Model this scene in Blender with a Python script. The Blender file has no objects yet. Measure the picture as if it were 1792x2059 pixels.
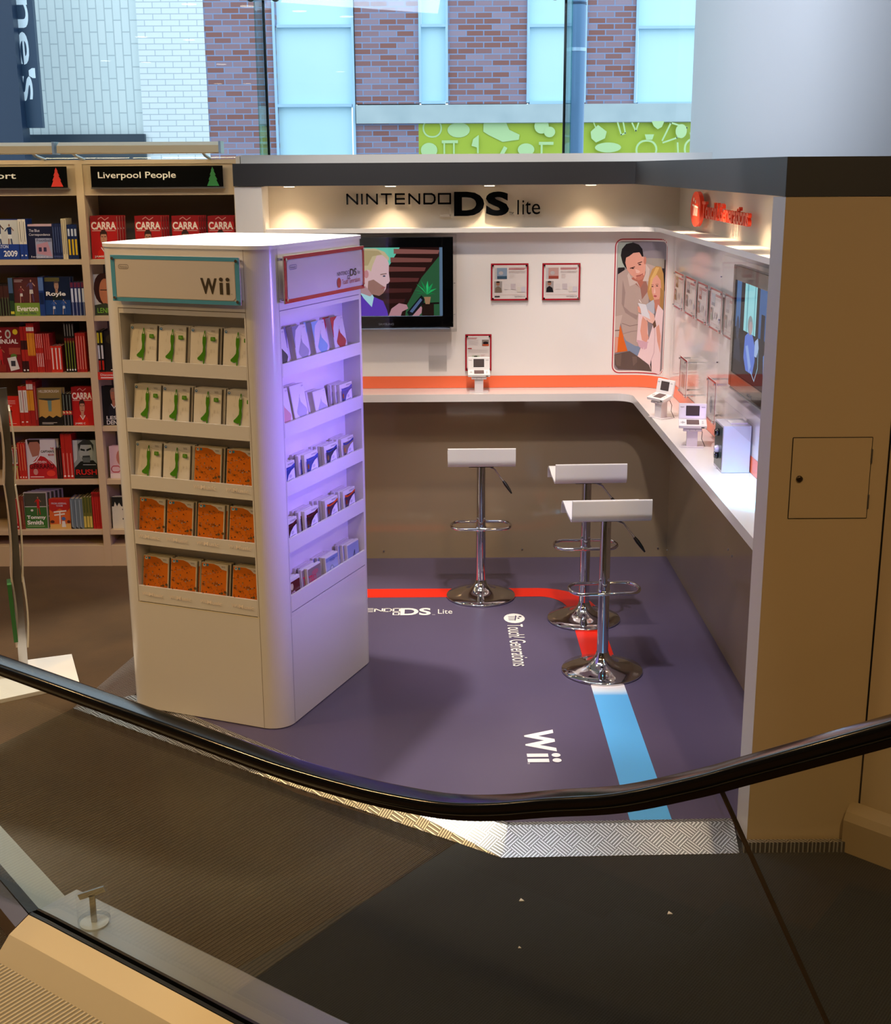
import bpy, bmesh, math, random
from mathutils import Vector, Matrix
R = math.radians
PI = math.pi
D = bpy.data
S = bpy.context.scene
COL = S.collection

# ------------------------------------------------------------------ camera, world, exposure, light
F, PITCH, YAW, ROLL, HC = 2583.2, 0.262107, 0.00149586, 0.0059043, 2.4
cp, sp, cy, sy = math.cos(PITCH), math.sin(PITCH), math.cos(YAW), math.sin(YAW)
Fw = Vector((sy*cp, cy*cp, -sp)); Rt0 = Vector((cy, -sy, 0)); Dn0 = Fw.cross(Rt0)
Rt = math.cos(ROLL)*Rt0 + math.sin(ROLL)*Dn0
Dn = -math.sin(ROLL)*Rt0 + math.cos(ROLL)*Dn0
CP = Vector((0, 0, HC))
def ray(x, y): return Rt*((x-896)/F) + Dn*((y-1029.5)/F) + Fw
def onY(x, y, Y):
    d = ray(x, y); return CP + d*(Y/d.y)
def onX(x, y, X):
    d = ray(x, y); return CP + d*(X/d.x)
def onZ(x, y, z=0.0):
    d = ray(x, y); return CP + d*((z-HC)/d.z)

cam = D.cameras.new('camera'); co = D.objects.new('camera', cam); COL.objects.link(co)
co.matrix_world = Matrix(((Rt.x, -Dn.x, -Fw.x, 0), (Rt.y, -Dn.y, -Fw.y, 0), (Rt.z, -Dn.z, -Fw.z, HC), (0, 0, 0, 1)))
cam.sensor_fit = 'HORIZONTAL'; cam.sensor_width = 36; cam.lens = F*36/1792
cam.clip_start = .05; cam.clip_end = 200
S.camera = co
S.view_settings.view_transform = 'Standard'; S.view_settings.look = 'None'
S.view_settings.exposure = 0.0; S.view_settings.gamma = 1.0
S.view_settings.use_curve_mapping = False

W = D.worlds.new('overcast_sky'); S.world = W; W.use_nodes = True
bg = W.node_tree.nodes['Background']
bg.inputs[0].default_value = (.76, .88, 1.0, 1); bg.inputs[1].default_value = 2.2

WARM, WHITE, COOL = (1, .62, .25), (1, .90, .84), (.80, .88, 1)
def lamp(name, kind, loc, power, color, aim=None, size=.05, angle=110, blend=.5, sy_=None, rot=None):
    l = D.lights.new(name, kind); l.energy = power; l.color = color
    if kind == 'SPOT': l.spot_size = R(angle); l.spot_blend = blend; l.shadow_soft_size = size
    elif kind == 'AREA':
        l.size = size
        if sy_: l.shape = 'RECTANGLE'; l.size_y = sy_
    else: l.shadow_soft_size = size
    o = D.objects.new(name, l); COL.objects.link(o); o.location = loc
    if aim is not None: o.rotation_euler = (Vector(aim)-Vector(loc)).to_track_quat('-Z', 'Y').to_euler()
    if rot: o.rotation_euler = rot
    return o
ZCEIL = 4.2
# daylight for an unseen left window, then an added cool fill under the ceiling
lamp('unseen_window_daylight', 'AREA', (-6.8, 6.6, 3.3), 45, (.62, .80, 1), aim=(1.7, 7.6, 3.1), size=4.0, sy_=1.4)  # no window opening in the left wall
lamp('added_cool_fill', 'AREA', (-.8, 4.9, 4.15), 48, (.60, .76, 1), aim=(1.2, 7.9, 2.8), size=2.0, sy_=.6)  # added fill lamp; the ceiling above is closed
lamp('column_fill', 'SPOT', (.6, 5.6, 4.1), 260, (.74, .86, 1), aim=(1.95, 7.95, 3.2), size=.08, angle=64, blend=.9)  # added cool spot that brightens the column
# shop ceiling downlights (warm)
for i, (x, y, p) in enumerate(((-3.2, 2.0, 200), (-1.3, .8, 200), (1.6, .9, 200), (-3.4, -2.5, 130), (1.8, -3.2, 110), (-4.6, 5.2, 160), (-2.9, 4.6, 170))):
    lamp('ceiling_downlight', 'SPOT', (x, y, ZCEIL-.03), p, WARM, aim=(x, y+.3, 0), size=.10, angle=150, blend=.8)
lamp('end_wall_fill', 'SPOT', (1.7, 1.4, 4.1), 90, (1, .70, .40), aim=(1.45, 4.3, 1.3), size=.08, angle=60, blend=.9)  # added spot to lift the beige end wall
lamp('landing_spot', 'SPOT', (-1.9, 2.6, 4.1), 190, (1, .84, .60), aim=(-1.5, 3.25, 0), size=.05, angle=24, blend=.5)
# white ceiling spots over the booth
lamp('booth_spot', 'SPOT', (-.85, 6.3, 4.1), 520, (1, .92, .80), aim=(-.95, 5.8, 0), size=.06, angle=50, blend=.35)
lamp('booth_spot', 'SPOT', (.25, 6.3, 4.1), 190, (1, .84, .68), aim=(.2, 7.7, 1.5), size=.06, angle=72, blend=.5)
lamp('booth_spot', 'SPOT', (.35, 5.0, 4.1), 230, (1, .88, .88), aim=(1.25, 6.4, 1.2), size=.06, angle=60, blend=.4)
lamp('booth_spot', 'SPOT', (.55, 4.9, 4.1), 110, (.84, .86, 1), aim=(.35, 5.2, 0), size=.08, angle=46, blend=.6)
lamp('booth_spot', 'SPOT', (.5, 3.4, 4.1), 75, (1, .92, .85), aim=(.45, 4.40, 0), size=.06, angle=26, blend=.5)
# violet and cyan demo lights by the right-hand screen
vl = lamp('violet_lamp', 'AREA', (1.20, 4.95, 1.70), 6.8, (.26, .16, 1), aim=(-.6, 5.6, 1.25), size=.2, sy_=.4)
vl.data.spread = R(60)
lamp('violet_spot', 'SPOT', (1.14, 4.75, 1.42), 13, (.45, .30, 1), aim=(1.30, 5.55, 1.15), size=.04, angle=44, blend=.8)
lamp('cyan_lamp', 'SPOT', (1.21, 4.72, 1.55), 55, (.05, .65, 1), aim=(1.36, 5.10, 1.09), size=.04, angle=60, blend=.8)

random.seed(4)
# ------------------------------------------------------------------ materials
def lin(h):
    h = h.lstrip('#')
    v = [int(h[i:i+2], 16)/255 for i in (0, 2, 4)]
    return tuple(c/12.92 if c <= .04045 else ((c+.055)/1.055)**2.4 for c in v)
_m = {}
def mat(h, rough=.5, metal=0., emit=0., spec=.5, coat=0., name=None):
    k = (h, rough, metal, emit, spec, coat)
    if k in _m: return _m[k]
    m = D.materials.new(name or ('paint_'+h.strip('#'))); m.use_nodes = True
    b = m.node_tree.nodes['Principled BSDF']; c = lin(h)
    b.inputs['Base Color'].default_value = (*c, 1); b.inputs['Roughness'].default_value = rough
    b.inputs['Metallic'].default_value = metal; b.inputs['Specular IOR Level'].default_value = spec
    b.inputs['Coat Weight'].default_value = coat; b.inputs['Coat Roughness'].default_value = .05
    if emit:
        b.inputs['Emission Color'].default_value = (*c, 1); b.inputs['Emission Strength'].default_value = emit
        b.inputs['Base Color'].default_value = (0, 0, 0, 1)
    _m[k] = m; return m
def nodemat(name):
    m = D.materials.new(name); m.use_nodes = True; nt = m.node_tree
    return m, nt, nt.nodes['Principled BSDF'], nt.nodes.new, nt.links.new
def tinted_glass(name, tint, refl_rough=0.0, ior=1.5, graze=.6, base=.03):
    m = D.materials.new(name); m.use_nodes = True; nt = m.node_tree; nt.nodes.clear()
    o = nt.nodes.new('ShaderNodeOutputMaterial'); mx = nt.nodes.new('ShaderNodeMixShader')
    t = nt.nodes.new('ShaderNodeBsdfTransparent'); g = nt.nodes.new('ShaderNodeBsdfGlossy'); lw = nt.nodes.new('ShaderNodeLayerWeight'); lw.inputs[0].default_value = .5
    pw = nt.nodes.new('ShaderNodeMath'); pw.operation = 'POWER'; pw.inputs[1].default_value = 5; nt.links.new(lw.outputs['Facing'], pw.inputs[0])
    f = nt.nodes.new('ShaderNodeMath'); f.operation = 'MULTIPLY_ADD'; f.inputs[1].default_value = graze; f.inputs[2].default_value = base; nt.links.new(pw.outputs[0], f.inputs[0])
    t.inputs[0].default_value = (*tint, 1); g.inputs['Roughness'].default_value = refl_rough
    nt.links.new(f.outputs[0], mx.inputs[0]); nt.links.new(t.outputs[0], mx.inputs[1]); nt.links.new(g.outputs[0], mx.inputs[2])
    nt.links.new(mx.outputs[0], o.inputs[0]); return m
def noisy(name, h1, h2, scale=8, rough=.8, bump=.0, detail=6, metal=0):
    m, nt, b, N, L = nodemat(name)
    tc = N('ShaderNodeTexCoord'); n = N('ShaderNodeTexNoise'); n.inputs['Scale'].default_value = scale; n.inputs['Detail'].default_value = detail
    L(tc.outputs['Object'], n.inputs['Vector']); cr = N('ShaderNodeValToRGB'); L(n.outputs[0], cr.inputs[0])
    cr.color_ramp.elements[0].position = .3; cr.color_ramp.elements[1].position = .7
    cr.color_ramp.elements[0].color = (*lin(h1), 1); cr.color_ramp.elements[1].color = (*lin(h2), 1)
    L(cr.outputs[0], b.inputs['Base Color']); b.inputs['Roughness'].default_value = rough; b.inputs['Metallic'].default_value = metal
    if bump:
        n2 = N('ShaderNodeTexNoise'); n2.inputs['Scale'].default_value = scale*40; L(tc.outputs['Object'], n2.inputs['Vector'])
        bp = N('ShaderNodeBump'); bp.inputs['Strength'].default_value = bump; bp.inputs['Distance'].default_value = .003
        L(n2.outputs[0], bp.inputs['Height']); L(bp.outputs[0], b.inputs['Normal'])
    return m
def ribbed(name, h1, h2, period, ang, rough=.5, metal=0, bump=.6, patch=1.2, dist=.004):
    m, nt, b, N, L = nodemat(name)
    tc = N('ShaderNodeTexCoord'); mp = N('ShaderNodeMapping'); mp.inputs['Rotation'].default_value = (0, 0, -ang)
    L(tc.outputs['Object'], mp.inputs[0]); w = N('ShaderNodeTexWave'); w.bands_direction = 'Y'
    w.inputs['Scale'].default_value = 2*PI/(20*period); w.inputs['Distortion'].default_value = 0
    L(mp.outputs[0], w.inputs[0])
    n = N('ShaderNodeTexNoise'); n.inputs['Scale'].default_value = patch; n.inputs['Detail'].default_value = 8; L(tc.outputs['Object'], n.inputs['Vector'])
    cr = N('ShaderNodeValToRGB'); L(n.outputs[0], cr.inputs[0]); cr.color_ramp.elements[0].position = .3; cr.color_ramp.elements[1].position = .7
    cr.color_ramp.elements[0].color = (*lin(h1), 1); cr.color_ramp.elements[1].color = (*lin(h2), 1)
    mx = N('ShaderNodeMix'); mx.data_type = 'RGBA'; mx.blend_type = 'MULTIPLY'; mx.inputs[0].default_value = .65
    L(cr.outputs[0], mx.inputs[6]); L(w.outputs['Color'], mx.inputs[7])
    L(mx.outputs[2], b.inputs['Base Color']); b.inputs['Roughness'].default_value = rough; b.inputs['Metallic'].default_value = metal
    bp = N('ShaderNodeBump'); bp.inputs['Strength'].default_value = bump; bp.inputs['Distance'].default_value = dist
    L(w.outputs['Fac'], bp.inputs['Height']); L(bp.outputs[0], b.inputs['Normal']); return m
def chequer_plate():
    m, nt, b, N, L = nodemat('chequer_plate_aluminium')
    tc = N('ShaderNodeTexCoord'); mp = N('ShaderNodeMapping'); mp.inputs['Rotation'].default_value = (0, 0, R(45)); L(tc.outputs['Object'], mp.inputs[0])
    ch = N('ShaderNodeTexChecker'); ch.inputs['Scale'].default_value = 1/.056; L(mp.outputs[0], ch.inputs['Vector'])
    ws = []
    for dr in 'XY':
        w = N('ShaderNodeTexWave'); w.bands_direction = dr; w.inputs['Scale'].default_value = 2*PI/(20*.0112); L(mp.outputs[0], w.inputs[0]); ws.append(w)
    mx = N('ShaderNodeMix'); L(ch.outputs['Fac'], mx.inputs[0]); L(ws[0].outputs['Fac'], mx.inputs[2]); L(ws[1].outputs['Fac'], mx.inputs[3])
    cr = N('ShaderNodeValToRGB'); cr.color_ramp.elements[0].position = .35; cr.color_ramp.elements[1].position = .8; L(mx.outputs[0], cr.inputs[0])
    bp = N('ShaderNodeBump'); bp.inputs['Strength'].default_value = 1; bp.inputs['Distance'].default_value = .008
    L(cr.outputs[0], bp.inputs['Height']); L(bp.outputs[0], b.inputs['Normal'])
    c2 = N('ShaderNodeValToRGB'); c2.color_ramp.elements[0].color = (.22, .21, .20, 1); c2.color_ramp.elements[1].color = (.85, .84, .82, 1); c2.color_ramp.elements[0].position = .3; c2.color_ramp.elements[1].position = .8; L(mx.outputs[0], c2.inputs[0]); L(c2.outputs[0], b.inputs['Base Color'])
    b.inputs['Metallic'].default_value = .85; b.inputs['Roughness'].default_value = .33
    return m
def bricks(name, c1, c2, mortar, bw, rh, ms, vertical=False, patch=None, offset=.5):
    m, nt, b, N, L = nodemat(name)
    tc = N('ShaderNodeTexCoord'); mp = N('ShaderNodeMapping')
    mp.inputs['Rotation'].default_value = (R(90), 0, 0) if not vertical else (R(90), R(0), R(90))
    L(tc.outputs['Object'], mp.inputs[0])
    t = N('ShaderNodeTexBrick'); t.inputs['Scale'].default_value = 1; t.inputs['Brick Width'].default_value = bw; t.inputs['Row Height'].default_value = rh
    t.inputs['Mortar Size'].default_value = ms; t.inputs['Mortar Smooth'].default_value = .1; t.offset = offset
    t.inputs['Color1'].default_value = (*lin(c1), 1); t.inputs['Color2'].default_value = (*lin(c2), 1); t.inputs['Mortar'].default_value = (*lin(mortar), 1)
    L(mp.outputs[0], t.inputs['Vector']); L(t.outputs['Color'], b.inputs['Base Color']); b.inputs['Roughness'].default_value = .8
    return m
M_white = mat('e9e6e2', .18, spec=.5, name='gloss_white_laminate')
M_wallp = mat('eae4df', .12, spec=.5, coat=.25, name='gloss_white_wall_panel')
M_matt = mat('e6e0d6', .6, name='matt_white_board')
M_taupe = mat('94836a', .09, spec=.5, name='taupe_gloss_panel')
M_beige = mat('b29d7c', .45, name='beige_laminate')
M_shelf = mat('cbb38e', .5, name='pale_maple_laminate')
M_shelfb = mat('6f604c', .6, name='shelf_back_board')
M_fascia = mat('2b2b2d', .5, name='charcoal_fascia')
M_chrome = mat('d9d9dc', .06, 1, name='polished_chrome')
M_steel = mat('b9b9ba', .3, 1, name='brushed_steel')
M_black = mat('0d0e10', .35, name='black_rubber')
M_blkgl = mat('050608', .12, name='black_gloss_plastic')
M_dark = mat('1b1a19', .6, name='dark_paint')
M_acryl = tinted_glass('clear_acrylic', (.98, .98, .98), .0, 1.45, .10)
M_glass = tinted_glass('window_glass', (.93, .97, .97), .0, 1.5)
M_bglass = tinted_glass('balustrade_glass', (.93, .95, .93), .0, 1.5, .7, .055)
M_fin = tinted_glass('glass_fin', (.62, .84, .82), .0, 1.5)
M_paper = mat('e8e0d0', .7, name='paper')
M_pages = mat('d8ccb0', .8, name='book_pages')
M_carpet = noisy('brown_carpet', '4a3722', '5a4329', 3, .95, .5)
M_rib = ribbed('ribbed_plate_reflection', '4a3e2c', '5e4f36', .0085, R(53.5), .27, .25, .8)  # reflection of the ribbed landing plate, put into the floor colour
M_ribd = ribbed('dark_ribbed_matting', '262620', '2f2e27', .0085, R(53.5), .75, 0, .2)
M_lino = noisy('indigo_vinyl_floor', '544c66', '5b526c', .8, .25)
M_plate = chequer_plate()
M_comb = ribbed('ribbed_aluminium_plate', 'cbbb9b', 'd8c8a6', .017, R(53.5), .4, .15, 1.0, dist=.006)

# ------------------------------------------------------------------ mesh builder
class MB:
    def __init__(s): s.v = []; s.f = []; s.m = []; s.mats = []; s.sm = []
    def mi(s, m):
        if m not in s.mats: s.mats.append(m)
        return s.mats.index(m)
    def add(s, vs, fs, m, smooth=False):
        n = len(s.v); k = s.mi(m); s.v += [Vector(v) for v in vs]
        for f in fs: s.f.append([n+i for i in f]); s.m.append(k); s.sm.append(smooth)
        return s
    def box(s, x0, x1, y0, y1, z0, z1, m, T=None):
        vs = [Vector((x, y, z)) for z in (z0, z1) for y in (y0, y1) for x in (x0, x1)]
        if T is not None: vs = [T @ v for v in vs]
        return s.add(vs, [(0, 2, 3, 1), (4, 5, 7, 6), (0, 1, 5, 4), (2, 6, 7, 3), (0, 4, 6, 2), (1, 3, 7, 5)], m)
    def prism(s, pts, z0, z1, m, T=None, caps=True, smooth=False):
        n = len(pts); vs = [Vector((p[0], p[1], z)) for z in (z0, z1) for p in pts]
        if T is not None: vs = [T @ v for v in vs]
        s.add(vs, [(i, (i+1) % n, n+(i+1) % n, n+i) for i in range(n)], m, smooth)
        if caps:
            s.add(vs[:n], [tuple(reversed(range(n)))], m); s.add(vs[n:], [tuple(range(n))], m)
        return s
    def tube(s, path, r, m, n=12, closed=False, cap=True):
        P = [Vector(p) for p in path]; N_ = len(P); vs = []
        up = None
        for i, p in enumerate(P):
            a = P[(i-1) % N_] if (i > 0 or closed) else P[0]; b = P[(i+1) % N_] if (i < N_-1 or closed) else P[-1]
            t = (b-a).normalized()
            if up is None:
                up = Vector((0, 0, 1)) if abs(t.z) < .9 else Vector((1, 0, 0))
            x = t.cross(up).normalized(); up = x.cross(t).normalized()
            rr = r[i] if isinstance(r, (list, tuple)) else r
            for k in range(n):
                an = 2*PI*k/n; vs.append(p+x*(rr*math.cos(an))+up*(rr*math.sin(an)))
        fs = []
        for i in range(N_ if closed else N_-1):
            j = (i+1) % N_
            for k in range(n): fs.append((i*n+k, i*n+(k+1) % n, j*n+(k+1) % n, j*n+k))
        s.add(vs, fs, m, True)
        if cap and not closed:
            s.add(vs[:n], [tuple(reversed(range(n)))], m); s.add(vs[-n:], [tuple(range(n))], m)
        return s
    def lathe(s, prof, m, c=(0, 0, 0), n=40, smooth=True):
        vs = []
        for r, z in prof:
            for k in range(n):
                a = 2*PI*k/n; vs.append((c[0]+r*math.cos(a), c[1]+r*math.sin(a), c[2]+z))
        fs = []
        for i in range(len(prof)-1):
            for k in range(n): fs.append((i*n+k, i*n+(k+1) % n, (i+1)*n+(k+1) % n, (i+1)*n+k))
        s.add(vs, fs, m, smooth)
        s.add(vs[:n], [tuple(reversed(range(n)))], m); s.add(vs[-n:], [tuple(range(n))], m)
        return s
    def sweep(s, sec, frames, m, smooth=False):
        """sec: 2D section; frames: list of (origin, a, b)"""
        n = len(sec); vs = []
        for o, a, b in frames:
            for p in sec: vs.append(o+a*p[0]+b*p[1])
        fs = []
        for i in range(len(frames)-1):
            for k in range(n): fs.append((i*n+k, i*n+(k+1) % n, (i+1)*n+(k+1) % n, (i+1)*n+k))
        s.add(vs, fs, m, smooth); s.add(vs[:n], [tuple(reversed(range(n)))], m); s.add(vs[-n:], [tuple(range(n))], m)
        return s
    def build(s, name, parent=None, origin=None, bevel=0, mesh_only=False):
        me = D.meshes.new(name)
        off = Vector((0, 0, 0))
        if parent is not None: off = wloc(parent)
        elif origin is not None: off = Vector(origin)
        me.from_pydata([v-off for v in s.v], [], s.f)
        for m in s.mats: me.materials.append(m)
        me.polygons.foreach_set('material_index', s.m); me.polygons.foreach_set('use_smooth', s.sm); me.update()
        if mesh_only: return me
        o = D.objects.new(name, me); COL.objects.link(o)
        if parent is not None: o.parent = parent
        else: o.location = off
        if bevel:
            b = o.modifiers.new('bevel', 'BEVEL'); b.width = bevel; b.segments = 2; b.limit_method = 'ANGLE'; b.angle_limit = R(50)
        return o
def wloc(o):
    v = Vector(o.location)
    while o.parent is not None: o = o.parent; v += Vector(o.location)
    return v
def tag(o, label=None, cat=None, group=None, kind=None):
    if label: o['label'] = label
    if cat: o['category'] = cat
    if group: o['group'] = group
    if kind: o['kind'] = kind
    return o
def thing(name, loc, label, cat, group=None, rot=None):
    o = D.objects.new(name, None); COL.objects.link(o); o.location = loc; o.empty_display_size = .05
    if rot: o.rotation_euler = rot
    return tag(o, label, cat, group)
def copy_tree(o, parent=None):
    c = o.copy(); COL.objects.link(c)
    if parent is not None: c.parent = parent
    for ch in list(o.children): copy_tree(ch, c)
    return c
def struct(o, label=None): tag(o, label, kind='structure'); return o

# ------------------------------------------------------------------ text and flat artwork
_t = {}
def textmesh(txt, bold=0., ext=0.):
    k = (txt, bold, ext)
    if k in _t: return _t[k]
    c = D.curves.new('lettering', 'FONT'); c.body = txt; c.offset = bold; c.extrude = ext; c.resolution_u = 4
    o = D.objects.new('lettering', c); COL.objects.link(o); bpy.context.view_layer.update()
    me = D.meshes.new_from_object(o.evaluated_get(bpy.context.evaluated_depsgraph_get()))
    vs = [tuple(v.co) for v in me.vertices]; fs = [tuple(p.vertices) for p in me.polygons]
    D.objects.remove(o); D.curves.remove(c); D.meshes.remove(me)
    xs = [v[0] for v in vs]; ys = [v[1] for v in vs]
    r = (vs, fs, min(xs), max(xs), min(ys), max(ys)); _t[k] = r; return r
class Fr:
    """flat frame: art x to the right, art y DOWN"""
    def __init__(s, o, u, v=(0, 0, 1), sx=1., sy=None, ox=0., oy=0.):
        s.o = Vector(o); s.u = Vector(u).normalized(); s.v = Vector(v).normalized(); s.n = s.u.cross(s.v)
        s.sx = sx; s.sy = sx if sy is None else sy; s.ox = ox; s.oy = oy; s.cuts = None
    def __call__(s, x, y, off): return s.o+s.u*((x-s.ox)*s.sx)+s.v*((s.oy-y)*s.sy)+s.n*off
def ell(cx, cy, rx, ry, n=20, a0=0, a1=2*PI):
    full = abs(a1-a0-2*PI) < 1e-6
    k = n if full else n+1
    return [(cx+rx*math.cos(a0+(a1-a0)*i/n), cy+ry*math.sin(a0+(a1-a0)*i/n)) for i in range(k)]
def rrect(x0, y0, x1, y1, r, n=5, ry=None):
    ry = r if ry is None else ry; out = []
    for cx, cy, a in ((x1-r, y1-ry, 0), (x0+r, y1-ry, PI/2), (x0+r, y0+ry, PI), (x1-r, y0+ry, 1.5*PI)):
        for i in range(n+1): out.append((cx+r*math.cos(a+PI/2*i/n), cy+ry*math.sin(a+PI/2*i/n)))
    return out
def draw(mb, fr, shapes, off=.0006, step=.0003, mk=None):
    mk = mk or (lambda c: mat(c, .55))
    for sh in shapes:
        k = sh[0]; off += step; vs = []; fs = []
        if k == 'R': x0, y0, x1, y1, c = sh[1:]; vs = [(x0, y1), (x1, y1), (x1, y0), (x0, y0)]; fs = [(0, 1, 2, 3)]
        elif k == 'E': cx, cy_, rx, ry, c = sh[1:]; vs = ell(cx, cy_, rx, ry, 18); fs = [tuple(reversed(range(18)))]
        elif k == 'P': vs, c = sh[1:]; fs = [tuple(range(len(vs)))]
        elif k == 'RR': x0, y0, x1, y1, r, c = sh[1:6+1]; vs = rrect(x0, y0, x1, y1, r); fs = [tuple(range(len(vs)))]
        elif k == 'RO':
            x0, y0, x1, y1, r, w, c = sh[1:]; a = rrect(x0, y0, x1, y1, r); b = rrect(x0+w, y0+w, x1-w, y1-w, max(r-w, .001*abs(x1-x0)))
            n = len(a); vs = a+b; fs = [(i, (i+1) % n, n+(i+1) % n, n+i) for i in range(n)]
        elif k == 'L':
            pts, w, c = sh[1:]
            for i in range(len(pts)-1):
                a = Vector(pts[i]); b = Vector(pts[i+1]); d = (b-a)
                if d.length < 1e-9: continue
                d.normalize(); q = Vector((-d.y, d.x))*w/2; e = d*w*.3; n = len(vs)
                vs += [tuple(a-q-e), tuple(b-q+e), tuple(b+q+e), tuple(a+q-e)]; fs.append((n, n+1, n+2, n+3))
        elif k == 'T':
            txt, x0, y0, x1, y1, c = sh[1:7]; bold = sh[7] if len(sh) > 7 else .0
            tv, fs, a0, a1, b0, b1 = textmesh(txt, bold)
            vs = [(x0+(p[0]-a0)/(a1-a0)*(x1-x0), y1-(p[1]-b0)/(b1-b0)*(y1-y0)) for p in tv]
        m = mk(c)
        if getattr(fr, 'cuts', None):
            bm = bmesh.new(); bv = [bm.verts.new((p[0], p[1], 0)) for p in vs]
            for f in fs:
                try: bm.faces.new([bv[i] for i in f])
                except ValueError: pass
            for cx in fr.cuts:
                bmesh.ops.bisect_plane(bm, geom=bm.verts[:]+bm.edges[:]+bm.faces[:], plane_co=(cx, 0, 0), plane_no=(1, 0, 0), dist=1e-6)
            bm.verts.index_update(); vs = [(v.co.x, v.co.y) for v in bm.verts]; fs = [tuple(v.index for v in f.verts) for f in bm.faces]; bm.free()
        P = [fr(p[0], p[1], off) for p in vs]
        # orient outward
        if fs and not getattr(fr, 'cuts', None):
            f = fs[0]; nn = Vector((0, 0, 0))
            for i in range(len(f)):
                nn += (P[f[i]]-P[f[0]]).cross(P[f[(i+1) % len(f)]]-P[f[0]])
            if nn.dot(fr.n) < 0: fs = [tuple(reversed(f)) for f in fs]
        mb.add(P, fs, m)
    return mb
def letters3d(mb, fr, txt, x0, y0, x1, y1, depth, m, bold=0.):
    tv, fs, a0, a1, b0, b1 = textmesh(txt, bold, .5)
    P = [fr(x0+(p[0]-a0)/(a1-a0)*(x1-x0), y1-(p[1]-b0)/(b1-b0)*(y1-y0), depth*(p[2]+.5)) for p in tv]
    mb.add(P, fs, m)
def stroke3d(mb, fr, pts, w, d0, d1, m, closed=False):
    P = list(pts)+([pts[0]] if closed else [])
    for i in range(len(P)-1):
        a = Vector(P[i]); b = Vector(P[i+1]); d = (b-a).normalized(); q = Vector((-d.y, d.x))*w/2; e = d*w*.35
        c = [a-q-e, b-q+e, b+q+e, a+q-e]
        vs = [fr(p.x, p.y, o) for o in (d0, d1) for p in c]
        mb.add(vs, [(0, 1, 2, 3), (7, 6, 5, 4), (0, 4, 5, 1), (1, 5, 6, 2), (2, 6, 7, 3), (3, 7, 4, 0)], m)

# ================================================================== THE SETTING
ZG = -.06
def flat(name, pts, z, m, thick=.05):
    return struct(MB().prism(pts, z-thick, z, m).build(name))
X0, X1, Y0, Y1 = -7.0, 4.6, -12.0, 9.0
flat('floor', [(X0, Y0), (X1, Y0), (X1, Y1), (X0, Y1)], ZG, M_carpet, .2)
# lighter ribbed patch paints in the landing plate's reflection; dark floor follows
flat('floor_plate_reflection', [(-2.9, 3.55), (-1.5, 2.0), (.1, 1.0), (-.72, 3.52), (-.24, 4.0), (.05, 4.36), (-.6, 4.75), (-1.70, 5.72)], ZG+.004, M_rib, .003)
flat('floor_matting_dark', [(-.72, 3.52), (.1, .2), (4.3, .2), (4.3, 3.2), (1.7, 4.4), (.05, 4.40), (-.24, 4.0)], ZG+.0035, M_ribd, .003)
# raised vinyl floor of the booth and its chequer plate ramps
pf = [(-1.47, 5.64), (-.30, 4.664), (.235, 4.375), (1.10, 4.395), (1.42, 4.395), (1.42, 7.83), (-1.12, 7.83)]
fl = MB().prism(pf, ZG+.002, 0, M_lino)
struct(fl.build('floor_booth'))
rp = MB()
inner = [(-1.12, 7.6), (-1.47, 5.64), (-.30, 4.664), (.235, 4.375), (1.09, 4.395)]
outer = [(-1.36, 7.6), (-1.755, 5.62), (-.83, 4.95), (.205, 4.235), (1.085, 4.255)]
for i in range(4):
    a, b, c, d = inner[i], inner[i+1], outer[i+1], outer[i]
    rp.add([(a[0], a[1], .002), (b[0], b[1], .002), (c[0], c[1], ZG+.006), (d[0], d[1], ZG+.006)], [(0, 3, 2, 1)], M_plate)
    rp.add([(d[0], d[1], ZG+.006), (c[0], c[1], ZG+.006), (c[0], c[1], ZG), (d[0], d[1], ZG)], [(0, 3, 2, 1)], M_plate)
    # folded lip lying on the vinyl
    u = (Vector((b[0]-a[0], b[1]-a[1], 0))).normalized(); n = Vector((-u.y, u.x, 0))*.02
    rp.add([Vector((a[0], a[1], .0025)), Vector((b[0], b[1], .0025)), Vector((b[0], b[1], .0025))+n, Vector((a[0], a[1], .0025))+n], [(0, 1, 2, 3)], M_plate)
struct(rp.build('trim_1'))
struct(MB().box(1.10, 1.50, 4.262, 4.285, ZG, -.015, M_plate).build('trim_2'))
# ceiling and outer walls of the shop
MC = mat('cfc6b6', .8, name='shop_ceiling_paint')
struct(MB().box(X0, X1, Y0, 9.1, ZCEIL, ZCEIL+.1, MC).build('ceiling'))
MWL = mat('8c7c66', .7, name='shop_wall_paint')
struct(MB().box(X0-.1, X0, Y0, 9.1, ZG, ZCEIL, MWL).build('wall_left'))
struct(MB().box(X1, X1+.1, Y0, 9.1, ZG, ZCEIL, MWL).build('wall_right'))
struct(MB().box(X0, X1, Y0-.1, Y0, ZG, ZCEIL, MWL).build('wall_front'))
struct(MB().box(X0, X1, 8.97, 9.1, ZG, 2.38, MWL).build('wall_back'))
struct(MB().lathe([(.9, ZG), (.9, ZCEIL)], mat('d6d6da', .55, name='white_column_plaster'), (2.52, 8.62, 0), 64).build('wall_column'))

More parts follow.
